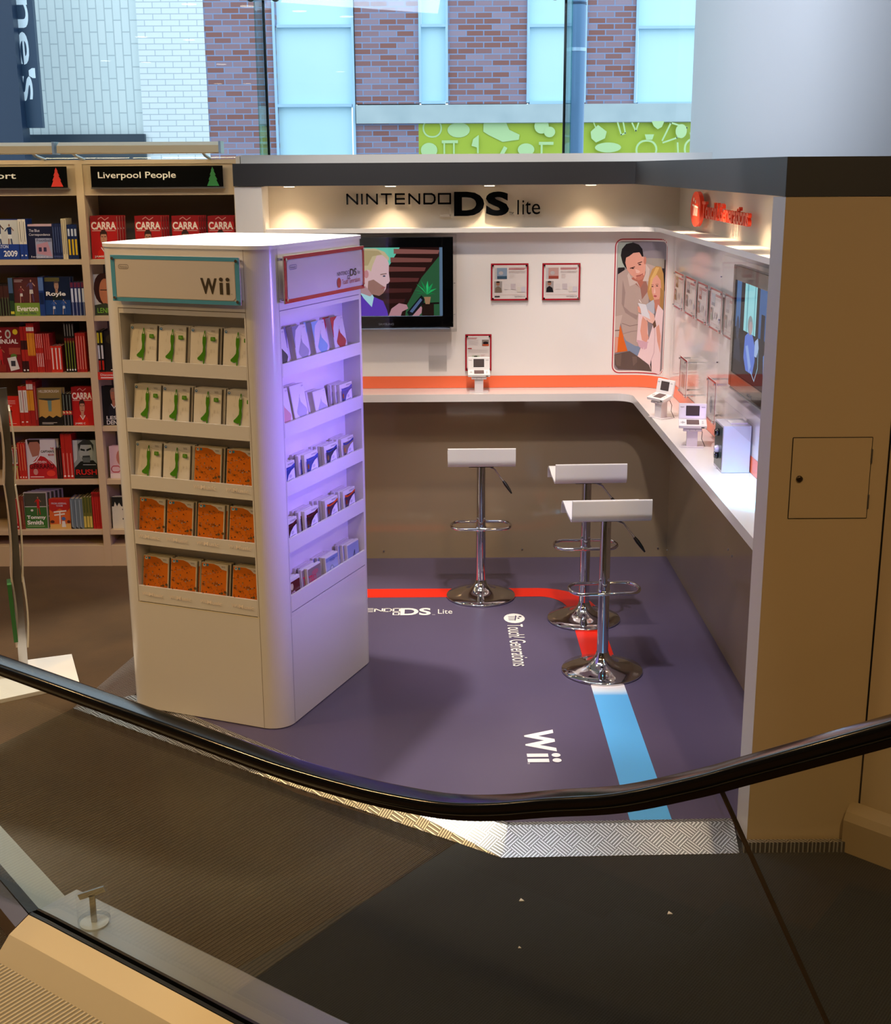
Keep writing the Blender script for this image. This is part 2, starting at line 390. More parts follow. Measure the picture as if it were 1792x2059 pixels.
# booth walls: sign wall, gloss display panel with a curved corner, knee panels
XW, YW, XP, YP, FR_ = 1.418, 7.87, 1.352, 7.79, .2
struct(MB().box(-1.187, 1.60, YW, 7.95, 0, 2.476, mat('c9cdd0', .6, name='grey_wall_top')).build('wall_booth_back'))
sw = MB(); MS = mat('d9cdb9', .5, name='cream_sign_wall')
sw.box(-1.03, XW, YW-.01, YW, 2.055, 2.31, MS); struct(sw.build('wall_sign_back')); sw = MB(); sw.box(XW, XW+.01, 4.39, YW, 2.055, 2.31, MS)
struct(sw.build('wall_sign_right'))
struct(MB().box(XW+.01, 1.525, 4.39, 7.95, 0, 2.30, M_matt).build('wall_booth_right'))
kp = MB(); kp.box(-1.03, XW, 7.82, YW-.001, 0, 1.05, M_taupe); struct(kp.build('wall_knee_back'))
kp = MB(); kp.box(XW-.003, XW+.009, 4.39, 7.82, 0, 1.05, M_taupe)
struct(kp.build('wall_knee_right'))
# screws in the knee panels
for i, (x, y) in enumerate(((772, 1108), (1323, 1102), (1050, 1104))):
    p = onY(x, y, 7.82); tag(MB().lathe([(.006, -.003), (.005, .002)], M_steel, (0, 0, 0), 10).build('screw_head'), ('left', 'right', 'middle')[i]+' screw head low on the back knee panel', 'screw', 'screws in the knee panels')
    o = D.objects['screw_head' if i == 0 else 'screw_head.%03d' % i]; o.location = (p.x, 7.818, p.z); o.rotation_euler = (R(90), 0, 0)
for i, (x, y) in enumerate(((1466, 1105), (1474, 1118), (1343, 1106))):
    p = onX(x, y, XW); o = copy_tree(D.objects['screw_head']); o['label'] = ('upper of two close', 'lower of two close', 'innermost')[i]+' screw head on the right knee panel'
    o.location = (XW-.005, p.y, p.z); o.rotation_euler = (0, R(-90), 0)
def corner_line(xp, yp, r, x0, y1, n=12):
    """wall line from (x0, yp) round the inside corner to (xp, y1)"""
    pts = [(x0, yp)]
    for i in range(n+1):
        a = PI/2*i/n; pts.append((xp-r+r*math.sin(a), yp-r+r*math.cos(a)))
    pts.append((xp, y1)); return pts
ln = corner_line(XP, YP, FR_, -1.03, 4.39)
n = len(ln)
def strip(pts, nm):
    k = len(pts); d_ = MB(); d_.add([(p[0], p[1], z) for z in (1.09, 2.03) for p in pts], [(i, k+i, k+i+1, i+1) for i in range(k-1)], M_wallp, True); return struct(d_.build(nm))
strip(ln[1:-1], 'wall_display_corner'); strip(ln[-2:], 'wall_display_right'); dp = MB()
dp.add([(p[0], p[1], z) for z in (1.09, 2.03) for p in ln[:2]], [(0, 2, 3, 1)], M_wallp)
dp.add([(ln[0][0], YW-.01, 1.09), (ln[0][0], YW-.01, 2.03), (ln[0][0], YP, 1.09), (ln[0][0], YP, 2.03)], [(0, 1, 3, 2)], M_wallp)
struct(dp.build('wall_display_back'))
# orange stripe on the panel just over the counter
ob = MB(); ln2 = corner_line(XP-.002, YP-.002, FR_, -1.03, 4.39)
ob.add([(p[0], p[1], z) for z in (1.096, 1.170) for p in ln2], [(i, n+i, n+i+1, i+1) for i in range(n-1)], mat('f7744a', .25, name='orange_red_stripe'), True)
struct(ob.build('trim_3'))
# display ledge over the panel
def ledge_poly(xf, yf, r, x0, y1, xb, yb):
    return corner_line(xf, yf, r, x0, y1)+[(xb, y1), (xb, yb), (x0, yb)]
lg = MB().prism([(p[0], p[1]) for p in reversed(ledge_poly(1.262, 7.70, .12, -1.03, 4.39, XW, YW-.01))], 2.03, 2.055, mat('efe9e0', .3, name='ledge_white'))
tag(lg.build('display_ledge', bevel=.002), 'thin white L shaped ledge under the illuminated sign band', 'ledge')
# charcoal fascia with downlights in its underside
fa = MB()
fa.prism([(-1.19, 7.57), (1.105, 7.57), (1.118, 4.30), (2.6, 4.30), (2.6, 4.42), (1.20, 4.42), (1.19, 7.70), (-1.19, 7.70)], 2.302, 2.427, M_fascia)
tag(fa.build('fascia_beam', bevel=.002), 'charcoal L shaped fascia beam running over the booth opening', 'fascia')
sof = MB(); sof.prism([(-1.18, 7.70), (1.19, 7.70), (1.20, 4.42), (1.42, 4.42), (1.42, 7.86), (-1.18, 7.86)], 2.312, 2.33, M_matt)
tag(sof.build('soffit_board'), 'narrow white soffit board hidden inside the charcoal fascia', 'soffit')
dl = [((onY(x, 376, 7.66).x), 7.70, 'back fascia') for x in (580, 785, 985, 1190)] + [(1.26, y, 'right fascia') for y in (7.05, 6.35, 5.7, 5.1, 4.6)]
wn = ('first', 'second', 'third', 'fourth', 'fifth')
dl0 = None
for i, (x, y, w) in enumerate(dl):
    t = thing('downlight', (x, y, 2.312), '%s small round downlight along the %s, counted from the %s' % (wn[i if i < 4 else i-4], w, 'left' if i < 4 else 'back'), 'downlight', 'downlights in the fascia soffit')
    if i == 0:
        MB().lathe([(.036, -.016), (.046, -.012), (.046, 0)], M_steel, (x, y, 2.312), 20).build('trim_ring', t)
        MB().lathe([(.030, -.018), (.030, -.015)], mat('ffe6bd', .4, emit=14), (x, y, 2.312), 20).build('lamp_face', t); dl0 = t
    else:
        for ch in dl0.children: c = ch.copy(); COL.objects.link(c); c.parent = t
    aim = (x, 7.87, 1.9) if i < 4 else (XW+.02, y, 1.9)
    lamp('downlight_beam', 'SPOT', (x, y, 2.285), 9 if i < 4 else 9, (1, .78, .55), aim=(x, 7.80, 1.9) if i < 4 else (1.34, y, 1.9), size=.012, angle=84, blend=1.0)
# white end posts either side of the opening
pl = MB(); pl.box(-1.187, -1.03, 7.58, 7.869, 0, 2.30, M_matt); tag(pl.build('end_post', bevel=.002), 'white left end post of the booth beside the book shelves', 'post')
ep = thing('end_wall', (1.3, 4.35, 0), 'beige end wall with a small locked hatch facing the walkway', 'wall unit')
MEP = mat('c9c5c4', .35, name='pale_grey_edge')
MB().prism([(1.102, 4.39), (1.120, 4.299), (1.1205, 4.299), (1.1205, 4.39)], ZG+.01, 2.30, MEP).build('edge_panel', ep)
MB().box(1.121, 1.525, 4.30, 4.388, ZG+.02, 2.30, M_beige).build('face_panel', ep)
hp = [onY(x, y, 4.30) for x, y in ((1596, 879), (1755, 880), (1740, 1041), (1586, 1040))]
hx0, hx1, hz0, hz1 = 1.197, 1.466, 1.217, 1.50
hm = MB(); frh = Fr((0, 4.30, 0), (1, 0, 0), oy=0)
hm.box(hx0, hx1, 4.297, 4.3005, hz0, hz1, M_beige)
draw(hm, Fr((0, 4.2995, 0), (1, 0, 0)), [('RO', hx0-.003, -hz1-.003, hx1+.003, -hz0+.003, .003, .003, '1c150e')])
h = hm.build('hatch_door', ep)
lk = MB().lathe([(.011, 0), (.011, .006), (.006, .008)], mat('4a3d2c', .3, .8), (0, 0, 0), 18)
lk.v = [Vector((v.x+onY(1607, 962, 4.3).x, 4.297-v.z, v.y+onY(1607, 962, 4.3).z)) for v in lk.v]; lk.build('lock', h)
for z in (1.435, 1.275): MB().box(hx1-.001, hx1+.005, 4.295, 4.299, z-.025, z+.025, M_steel).build('hinge', h)
sm = MB(); sm.box(1.525, 1.531, 4.297, 4.38, ZG+.01, 2.30, M_black); struct(sm.build('trim_4'))
av = Vector((1, -1, 0)).normalized(); a0 = Vector((1.531, 4.297, 0)); a1 = a0+av*1.2
aw = MB(); nb = Vector((av.y, -av.x, 0))*-1
aw.prism([(a0.x, a0.y), (a1.x, a1.y), (a1.x+.5, a1.y+.5), (a0.x+.6, a0.y+.08), (a0.x, a0.y+.08)], ZG, 2.30, M_beige); struct(aw.build('wall_angled'))
bd = MB(); t_ = Vector((av.y, -av.x))  # outward to the camera side
on = Vector((-.707, -.707, 0))
sec = [(0, ZG), (.05, ZG), (.05, .07), (.035, .10), (0, .13)]
fr_ = [(a0-Vector((.03, -.01, 0)), on, Vector((0, 0, 1))), (a1, on, Vector((0, 0, 1)))]
bd.sweep(sec, fr_, mat('94805f', .5, name='skirting_beige')); struct(bd.build('baseboard_right'))
# counter
CZ = 1.094
def counter_poly():
    xf, yf, r = 1.122, 7.57, .10
    pts = [(-1.03, yf)]
    for i in range(9):
        a = PI/2*i/8; pts.append((xf-r+r*math.sin(a), yf-r+r*math.cos(a)))
    pts += [(xf, 4.391), (XP-.001, 4.391)]
    for i in range(9):
        a = PI/2*(1-i/8); pts.append((XP-.001-FR_+FR_*math.sin(a), YP-.001-FR_+FR_*math.cos(a)))
    pts += [(-1.03, YP-.001)]
    return list(reversed(pts))
tag(MB().prism(counter_poly(), CZ-.045, CZ, M_white).build('counter_worktop', bevel=.003), 'white L shaped counter worktop running along the back and right booth walls', 'counter')

# printed floor graphics
fg = MB(); frf = Fr((0, 0, .0005), (1, 0, 0), (0, 1, 0)); M_fg = lambda c: mat(c, .3)
def stripe(a, b, c, d, col): fg.add([(*a, .001), (*b, .001), (*c, .001), (*d, .001)], [(0, 1, 2, 3)], col)
red = mat('ff2a12', .3, name='floor_print_red')
stripe((-1.1, 7.045), (.55, 7.045), (.55, 7.20), (-1.1, 7.20), red)
arc = 8
for i in range(arc):
    a, b = PI/2*i/arc, PI/2*(i+1)/arc; c = (.55, 6.80)
    q = lambda r, t: (c[0]+r*math.sin(t)*(.31/.40 if r > .3 else .15/.245), c[1]+r*math.cos(t))
    stripe(q(.245, a), q(.245, b), q(.40, b), q(.40, a), red)
stripe((.70, 6.80), (.70, 5.95), (.86, 5.95), (.86, 6.80), red)
gm, nt, b_, N, L = nodemat('floor_print_red_to_blue')
tc = N('ShaderNodeTexCoord'); sx = N('ShaderNodeSeparateXYZ'); L(tc.outputs['Object'], sx.inputs[0]); mr = N('ShaderNodeMapRange')
mr.inputs[1].default_value = 5.95; mr.inputs[2].default_value = 5.60; L(sx.outputs[1], mr.inputs[0]); cr = N('ShaderNodeValToRGB'); L(mr.outputs[0], cr.inputs[0])
e = cr.color_ramp.elements; e[0].color = (*lin('ff2a12'), 1); e[1].color = (*lin('5cb4f2'), 1)
for p, c in ((.35, 'f0a9a4'), (.62, 'f2e3e0'), (.85, 'cfe4f4')): q_ = e.new(p); q_.color = (*lin(c), 1)
L(cr.outputs[0], b_.inputs['Base Color']); b_.inputs['Roughness'].default_value = .3
stripe((.70, 5.95), (.70, 5.55), (.86, 5.55), (.86, 5.95), gm)
stripe((.70, 5.55), (.70, 4.40), (.86, 4.40), (.86, 5.55), mat('5cb4f2', .3, name='floor_print_blue'))
go = fg.build('floor_stripe'); tag(go, 'red to sky blue stripe printed round the corner of the vinyl floor', 'floor graphic')
CR = 'f3eee6'
g1 = MB()
draw(g1, frf, [('T', 'NINTENDO', -.62, -6.870, -.235, -6.80, CR, .0)][:0])
bx = -.60
for k, w in (('N', .055), ('I', .0), ('N', .055), ('T', .055), ('E', .05), ('N', .06), ('D', .055), ('O', .05)):
    w *= .7; x, y0, y1 = bx, -6.850, -6.800; s_ = {'N': [[(x, y1), (x, y0), (x+w, y1), (x+w, y0)]], 'I': [[(x, y1), (x, y0)]], 'T': [[(x, y0), (x+w, y0)], [(x+w/2, y0), (x+w/2, y1)]],
      'E': [[(x+w, y0), (x, y0), (x, y1), (x+w, y1)], [(x, (y0+y1)/2), (x+w, (y0+y1)/2)]], 'D': [[(x, y0), (x+w*.7, y0), (x+w, y0+.015), (x+w, y1-.015), (x+w*.7, y1), (x, y1), (x, y0)]],
      'O': [[(x, y0), (x+w, y0), (x+w, y1), (x, y1), (x, y0)]]}[k]
    draw(g1, frf, [('L', q, .009, CR) for q in s_], mk=M_fg); bx += w+.012
draw(g1, frf, [('RO', bx-.050, -6.785, bx-.010, -6.740, .006, .008, CR), ('T', 'DS', -.245, -6.855, -.075, -6.735, CR, .03),
               ('T', 'TM', -.068, -6.745, -.052, -6.735, CR), ('T', 'Lite', -.035, -6.83, .045, -6.755, CR)], mk=M_fg)
tag(g1.build('floor_logo'), 'wide cream console lettering printed on the floor left of the far stool', 'floor graphic')
frd = Fr((0, 0, .0005), (0, -1, 0), (1, 0, 0))   # reads down the picture
g2 = MB()
draw(g2, frd, [('E', -6.675, -.385, .078, .058, CR)]+
     [('L', [(-6.70+i*.025, -.40+i*.006), (-6.70+i*.025, -.355)], .008, '4a4060') for i in range(3)]+
     [('L', [(-6.715, -.395), (-6.64, -.388)], .006, '4a4060'), ('E', -6.70, -.418, .009, .009, '4a4060'), ('E', -6.672, -.408, .007, .007, '4a4060'),
      ('T', 'Touch! Generations', -6.575, -.425, -5.97, -.34, CR, .0)], mk=M_fg)
tag(g2.build('floor_logo_script'), 'cream oval and handwritten words printed in the middle of the floor', 'floor graphic')
g3 = MB()
W_ = [(-5.20, -.475), (-5.165, -.36), (-5.135, -.36), (-5.10, -.455), (-5.065, -.36), (-5.035, -.36), (-5.005, -.475)]
draw(g3, frd, [('T', 'W', -5.225, -.475, -5.005, -.345, 'f2f0f4', .04), ('R', -4.985, -.435, -4.953, -.345, 'f2f0f4'), ('R', -4.935, -.435, -4.903, -.345, 'f2f0f4'),
               ('E', -4.969, -.468, .019, .019, 'f2f0f4'), ('E', -4.919, -.468, .019, .019, 'f2f0f4'), ('T', 'TM', -4.898, -.352, -4.885, -.342, 'f2f0f4')], mk=M_fg)
tag(g3.build('floor_logo_bold'), 'bold white three letter logo printed on the near end of the floor', 'floor graphic')

# ================================================================== OUTSIDE
YF = 18.5
M_brick = bricks('mixed_purple_brick', '8c5e58', '9d90a4', '8494b8', .236, .0762, .008)
# more colour variation per brick
nt = M_brick.node_tree; bt = [q for q in nt.nodes if q.type == 'TEX_BRICK'][0]; bt.inputs['Bias'].default_value = -.2
M_wbrick = bricks('white_glazed_brick', 'e4ebee', 'dfe8ec', 'b4c0c8', .236, .0762, .006)
M_wtile = bricks('white_vertical_tile', 'dce6e6', 'd6e2e3', 'b4c2c6', .30, .11, .008, vertical=True)
def frect(x0, y0, x1, y1, Y, th, m, mb=None):
    ym = (max(y0, 0)+min(y1, 310))/2; xm = (x0+x1)/2
    mb = mb or MB(); mb.box(onY(x0, ym, Y).x, onY(x1, ym, Y).x, Y, Y+th, onY(xm, y1, Y).z, onY(xm, y0, Y).z, m); return mb
bl = thing('brick_building', (2, YF, 0), 'purple brown brick building across the street seen through the glass', 'building')
for x0, y0, x1, y1 in ((415, -160, 533+24, 330), (714, -160, 842, 209), (901, -160, 1061, 209), (1177, -160, 1279, 209), (714, 246, 842, 330)):
    frect(x0, y0, x1, y1, YF, .4, M_brick).build('brick_wall', bl)
frect(716, 209, 1560, 246, YF-.08, .5, noisy('concrete', 'a9b8bd', 'b9c6c9', 3, .8)).build('concrete_band', bl)
MFm = mat('a9cde6', .4, name='pale_blue_window_frame'); MPn = noisy('frosted_window_pane', 'bfe6f2', 'c9ecf5', .6, .35)
def fwin(x0, x1, ys, name='upper'):
    f = MB(); w = 5
    frect(x0, ys[0], x0+w, ys[-1], YF-.04, .3, MFm, f); frect(x1-w, ys[0], x1, ys[-1], YF-.04, .3, MFm, f)
    for y in ys: frect(x0+w, y-3, x1-w, y+3, YF-.035, .29, MFm, f)
    fo = f.build('window_frame', bl)
    for a, b in zip(ys, ys[1:]): frect(x0+w, a+3, x1-w, b-3, YF+.05, .02, MPn).build('pane', fo)
fwin(551, 713, [-160, 52, 212, 330]); fwin(842, 901, [-160, 51, 206]); fwin(1060, 1180, [-160, 51, 206]); fwin(1278, 1560, [-160, 54, 207])
gp = frect(842, 247, 1560, 330, YF, .1, mat('a9bb34', .5, name='lime_green_print'))
G = 'b9d69a'; frg = Fr(onY(830, 230, YF), (1, 0, 0), sx=(onY(1410, 230, YF).x-onY(830, 230, YF).x)/1792)
def grow(p): return [(x, y) for x, y in p]
draw(gp, frg, [('RO', 60, 25, 182, 140, 56, 10, G), ('E', 285, 95, 70, 45, G), ('P', [(440, 50), (580, 50), (600, 95), (665, 125), (660, 155), (560, 168), (470, 125), (438, 105)], G),
    ('E', 100, 215, 52, 45, G), ('L', [(185, 165), (275, 165)], 18, G), ('L', [(195, 170), (195, 235)], 10, G), ('L', [(255, 170), (255, 235)], 10, G), ('P', [(410, 125), (410, 235), (400, 235), (398, 200), (365, 190), (375, 150)], G),
    ('L', [(575, 205), (555, 240)], 24, G), ('E', 705, 215, 52, 38, G), ('E', 800, 75, 45, 45, G), ('E', 850, 110, 35, 32, G), ('L', [(790, 178), (870, 178)], 18, G), ('L', [(802, 180), (802, 235)], 12, G),
    ('P', [(1105, 110), (1150, 70), (1205, 110), (1195, 150), (1140, 175), (1110, 150)], G), ('L', [(1120, 50), (1135, 85)], 6, G), ('E', 1215, 205, 82, 30, G), ('L', [(1270, 55), (1295, 130), (1320, 120), (1305, 55)], 9, G),
    ('L', [(1360, 60), (1385, 108), (1400, 60)], 9, G), ('P', [(1480, 50), (1560, 50), (1545, 85), (1520, 98), (1495, 80)], G), ('RO', 1385, 160, 1522, 280, 60, 12, G), ('P', [(1440, 128), (1498, 128), (1488, 160), (1450, 160)], G),
    ('L', [(1550, 165), (1600, 60), (1700, 90), (1640, 150), (1555, 178)], 10, G), ('E', 1665, 110, 35, 42, G), ('L', [(1645, 180), (1650, 235)], 10, G), ('RO', 1685, 150, 1820, 280, 60, 12, G), ('P', [(1715, 118), (1770, 118), (1765, 150), (1725, 150)], G)], step=.004)
gp.build('printed_hoarding', bl)
wb = thing('white_tiled_building', (-4, YF, 0), 'white tiled building across the street left of the brick one', 'building')
frect(40, -160, 284, 330, YF+.05, .4, M_wtile).build('tiled_wall', wb)
frect(282, -160, 415, 330, YF-.02, .5, M_wbrick).build('glazed_brick_wall', wb)
frect(50, 270, 292, 330, YF-.10, .3, mat('2b3a48', .4)).build('shop_front', wb)
dkm = mat('122a44', .4, name='navy_blue_paint')
bn = thing('street_banner', (-5.7, 17.6, 0), 'dark navy hanging shop sign with white letters reading downwards', 'sign')
frect(-90, -160, 36, 330, 17.3, .3, dkm).build('support_wall', bn)
a_ = onY(37, 150, 17.5); b2 = onY(86, 257, 17.5)
bb = MB().box(a_.x, b2.x, 17.5, 17.6, b2.z, 4.9, mat('1d3a55', .4))
frt = Fr((0, 17.499, 0), (0, 0, -1), (1, 0, 0))
z_ = lambda y: -onY(60, y, 17.5).z
tx0, tx1 = onY(33, 100, 17.5).x, onY(61, 100, 17.5).x
for t, ya, yb, xa, xb in (('n', -8, 56, 30, 56), ('e', 64, 130, 36, 58), ("'", 137, 157, 58, 71), ('s', 153, 203, 42, 66)):
    draw(bb, frt, [('T', t, z_(ya), -onY(xb, (ya+yb)/2, 17.5).x, z_(yb), -onY(xa, (ya+yb)/2, 17.5).x, 'e4f2fb', .01)], mk=lambda c: mat(c, .4))
bb.build('banner_board', bn)
po = MB(); px = (onY(1137, 150, 12).x+onY(1176, 150, 12).x)/2
po.lathe([(.088, -1), (.088, 6)], mat('5f86ad', .35, .2, name='blue_grey_metal'), (px, 12, 0), 32)
lpst = thing('lamp_post', (px, 12, -1), 'thick blue grey steel post standing outside behind the window joint', 'post')
po.build('pole', lpst); MB().lathe([(.094, 0), (.094, .03)], mat('a9c9e4', .3, .3), (px, 12, onY(1150, 104, 12).z), 32).build('collar', lpst)
MB().lathe([(.092, 0), (.092, .02)], mat('2f4663', .3, .3), (px, 12, onY(1150, 10, 12).z), 32).build('joint_ring', lpst)
struct(MB().box(-30, 30, 9.2, 40, -1.2, -1.1, mat('8d9498', .8)).build('ground_street'))
# shop window: panes, glass fins, spider fittings
YG = 8.9
pn = thing('window_1', (0, YG, 2.38), None, None); struct(pn); del_keys = None
fx = (-1.15, .815)
for a, b in ((X0, fx[0]-.008), (fx[0]+.008, fx[1]-.008), (fx[1]+.008, 2.0)):
    MB().box(a, b, YG, YG+.012, 2.38, ZCEIL, M_glass).build('glass_pane', pn)
for x, s in ((fx[0], 1), (fx[1], -1)):
    MB().box(x-.008, x+.008, YG-.002, YG+.014, 2.38, ZCEIL, M_black).build('silicone_joint', pn)
    MB().box(x-.007 if s > 0 else x-.0, x+.0 if s > 0 else x+.007, YG-.40, YG-.004, 2.38, ZCEIL, M_fin).build('glass_fin', pn)
    sp_ = MB(); z = onY(560, 2, YG).z+.02
    for dx in (-.075, .085): 
        k = MB().lathe([(.030, 0), (.030, .02), (.018, .026)], M_steel, (0, 0, 0), 20); k.v = [Vector((v.x+x+dx, YG-.03-v.z, v.y+z)) for v in k.v]
        sp_.v, base = sp_.v, None
        sp_.add(k.v, k.f, M_steel, True)
    sp_.box(x-.08, x+.09, YG-.05, YG-.03, z-.012, z+.012, M_steel); sp_.box(x-.012, x+.012, YG-.12, YG-.03, z-.02, z+.06, M_steel)
    sp_.build('spider_fitting', pn)
CLW = ('at the top of the white glazed brick', 'at the top of the left brick strip', 'at the top of the frosted panes', 'right side of the top frosted pane', 'upper left on the white glazed brick', 'upper right on the white glazed brick',
    'on the vertical white tiles, upper one', 'middle of the white glazed brick', 'upper left on the left brick strip', 'upper one on the wide frosted pane', 'on the vertical white tiles, lower left one', 'lower left on the left brick strip', 'lower right on the left brick strip', 'lower one on the wide frosted pane', 'lower right on the vertical white tiles', 'lowest on the white glazed brick')
# lamps of the shop ceiling that mirror in the window
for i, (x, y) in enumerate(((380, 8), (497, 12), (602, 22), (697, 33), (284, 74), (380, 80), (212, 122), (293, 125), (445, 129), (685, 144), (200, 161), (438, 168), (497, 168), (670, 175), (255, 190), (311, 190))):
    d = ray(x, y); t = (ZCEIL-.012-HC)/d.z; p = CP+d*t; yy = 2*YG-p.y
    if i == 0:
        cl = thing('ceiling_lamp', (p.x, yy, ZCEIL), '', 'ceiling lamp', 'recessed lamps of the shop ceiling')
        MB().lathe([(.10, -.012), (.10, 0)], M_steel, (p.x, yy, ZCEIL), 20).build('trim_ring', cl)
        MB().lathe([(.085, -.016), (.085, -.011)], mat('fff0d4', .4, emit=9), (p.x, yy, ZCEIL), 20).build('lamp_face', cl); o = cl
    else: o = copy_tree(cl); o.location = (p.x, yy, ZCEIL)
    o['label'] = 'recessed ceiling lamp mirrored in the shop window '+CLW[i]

# ================================================================== GAME KIOSK
KA = R(-22); e1 = Vector((math.cos(KA), math.sin(KA), 0)); e2 = Vector((-math.sin(KA), math.cos(KA), 0)); ez = Vector((0, 0, 1))
A = Vector((-.80, 5.255, 0)); Bc = A+e1*.1+e2*.1
KT = Matrix(((e1.x, e2.x, 0, A.x), (e1.y, e2.y, 0, A.y), (0, 0, 1, 0), (0, 0, 0, 1)))
KH = 2.10
kiosk = thing('game_display_kiosk', (A.x-.2, A.y+.5, 0), 'tall white free standing display kiosk with rounded corners, filled with game cases', 'display kiosk')
def rr_path(a0, a1, b0, b1, r, n=20):
    return rrect(a0, b0, a1, b1, r, n)
outl = rr_path(-.72, .1, 0, .955, .1)
kb = MB(); kb.prism(outl, 1.812, 2.085, M_white, KT); kb.prism(outl, .004, .52, M_white, KT)
nd = .10
notch = []
def qarc(cx, cy, a0, n=20, r=.1): return [(cx+r*math.cos(a0+PI/2*i/n), cy+r*math.sin(a0+PI/2*i/n)) for i in range(n+1)]
poly = qarc(-.62, .1, PI)+[(-.615, 0), (-.615, nd), (-.008, nd), (-.008, 0)]+qarc(0, .1, 1.5*PI)+[(.1, .108), (.1-nd+.012, .108), (.1-nd+.012, .855), (.1, .855)]+qarc(0, .855, 0)+qarc(-.62, .855, PI/2)
kb.prism(poly, .52, 1.812, M_white, KT)
kb.build('carcass', kiosk)
MB().prism(rr_path(-.726, .106, -.006, .961, .106), 2.085, KH, mat('f4f2ee', .25, name='white_top'), KT).build('top_slab', kiosk, bevel=.003)
sl = MB(); MJ = mat('5d5348', .6, name='shadow_gap')
fL = Fr(A, e1); fRt = Fr(Bc, e2)
draw(sl, fL, [('R', -.62, -1.835, 0, -1.832, '6b5f50'), ('R', -.001, -2.085, .001, -.0, '8a7c6a'), ('R', -.621, -1.835, -.6185, -.52, '8a7c6a'), ('R', -.62, -.522, 0, -.518, 'f2e6c4')], off=.0002, step=.0001)
draw(sl, fRt, [('R', .0, -1.835, .755, -1.832, '6b5f78'), ('R', -.001, -2.085, .001, 0, '8a7c8a'), ('R', 0, -.502, .755, -.498, 'e4dcd8')], off=.0002, step=.0001)
sl.build('panel_joint', kiosk)
LIPS = [(1.613, 1.556), (1.361, 1.300), (1.106, 1.045), (.855, .793), (.598, .525)]
for zt, zb in LIPS:
    s1 = MB().box(-.615, -.008, 0, nd, zb, zb+.012, M_white, KT); s1.build('shelf', kiosk)
    MB().box(-.615, -.008, -.001, .010, zb, zt, M_white, KT).build('shelf_lip', kiosk)
    s2 = MB().box(.1-nd+.012, .1, .108, .855, zb, zb+.012, M_white, KT); s2.build('shelf', kiosk)
    MB().box(.09, .101, .108, .855, zb, zt, M_white, KT).build('shelf_lip', kiosk)
def shift_art(a, ds):
    if a[0] in ('RO', 'R', 'RR'): return (a[0], a[1]+ds, a[2], a[3]+ds, *a[4:])
    if a[0] == 'E': return ('E', a[1]+ds, *a[2:])
    if a[0] == 'T': return ('T', a[1], a[2]+ds, a[3], a[4]+ds, *a[5:])
    return a
def header(fr, x0, x1, z0, z1, col, art, ds=0):
    x0 += ds; x1 += ds
    art = [shift_art(a, ds) for a in art]
    b = MB(); n = fr.n
    T = Matrix(((fr.u.x, 0, n.x, fr.o.x), (fr.u.y, 0, n.y, fr.o.y), (0, 1, 0, 0), (0, 0, 0, 1)))
    b.box(x0, x1, z0, z1, .028, .033, mat('dcd3c8', .12, name='sign_acrylic_face'), T)
    f2 = Fr(fr.o+n*.033, fr.u)
    draw(b, f2, [('RO', x0, -z1, x1, -z0, .003, .016, col), ('R', x0, -z1, x0+.02, -z0, col), ('R', x1-.02, -z1, x1, -z0, col), ('RR', x0+.022, -z1+.018, x1-.022, -z0-.018, .018, 'dcd3c8')]+art, mk=lambda c: mat(c, .1))
    o = b.build('sign_panel', kiosk)
    for x in (x0+.012, x1-.012):
        for z in (z0+.014, z1-.014):
            p = fr.o+fr.u*x+ez*z
            MB().tube([p+n*.0, p+n*.040], .0065, M_chrome, 12).build('standoff', o)
NT = '8a8078'
artL = [('RO', -.603, -2.018, -.552, -1.999, .009, .0022, NT), ('T', 'Nintendo', -.597, -2.013, -.558, -2.004, NT),
        ('T', 'W', -.208, -1.972, -.130, -1.908, '4f4638', .035),
        ('R', -.118, -1.955, -.103, -1.908, '4f4638'), ('R', -.087, -1.955, -.072, -1.908, '4f4638'), ('E', -.1105, -1.968, .009, .008, '4f4638'), ('E', -.0795, -1.968, .009, .008, '4f4638'), ('T', 'TM', -.067, -1.912, -.060, -1.908, '4f4638')]
header(fL, -.641, -.024, 1.866, 2.056, '5aa6c4', artL, .024)
artR = [('RO', .10, -2.018, .165, -1.998, .009, .0025, '8d84a0'), ('T', 'Nintendo', .107, -2.013, .158, -2.003, '8d84a0'),
        ('T', 'NINTENDO', .533, -1.957, .655, -1.940, '3f3a50'), ('RO', .636, -1.936, .655, -1.920, .004, .003, '3f3a50'), ('T', 'DS', .660, -1.963, .728, -1.930, '1c1828', .03), ('T', 'lite', .738, -1.952, .763, -1.935, '4a4458'),
        ('E', .548, -1.910, .020, .022, 'b8282c'), ('T', 'Touch! Generations', .578, -1.922, .762, -1.900, 'b8282c')]
header(fRt, .058, .815, 1.864, 2.056, 'c4242c', artR, -.066)

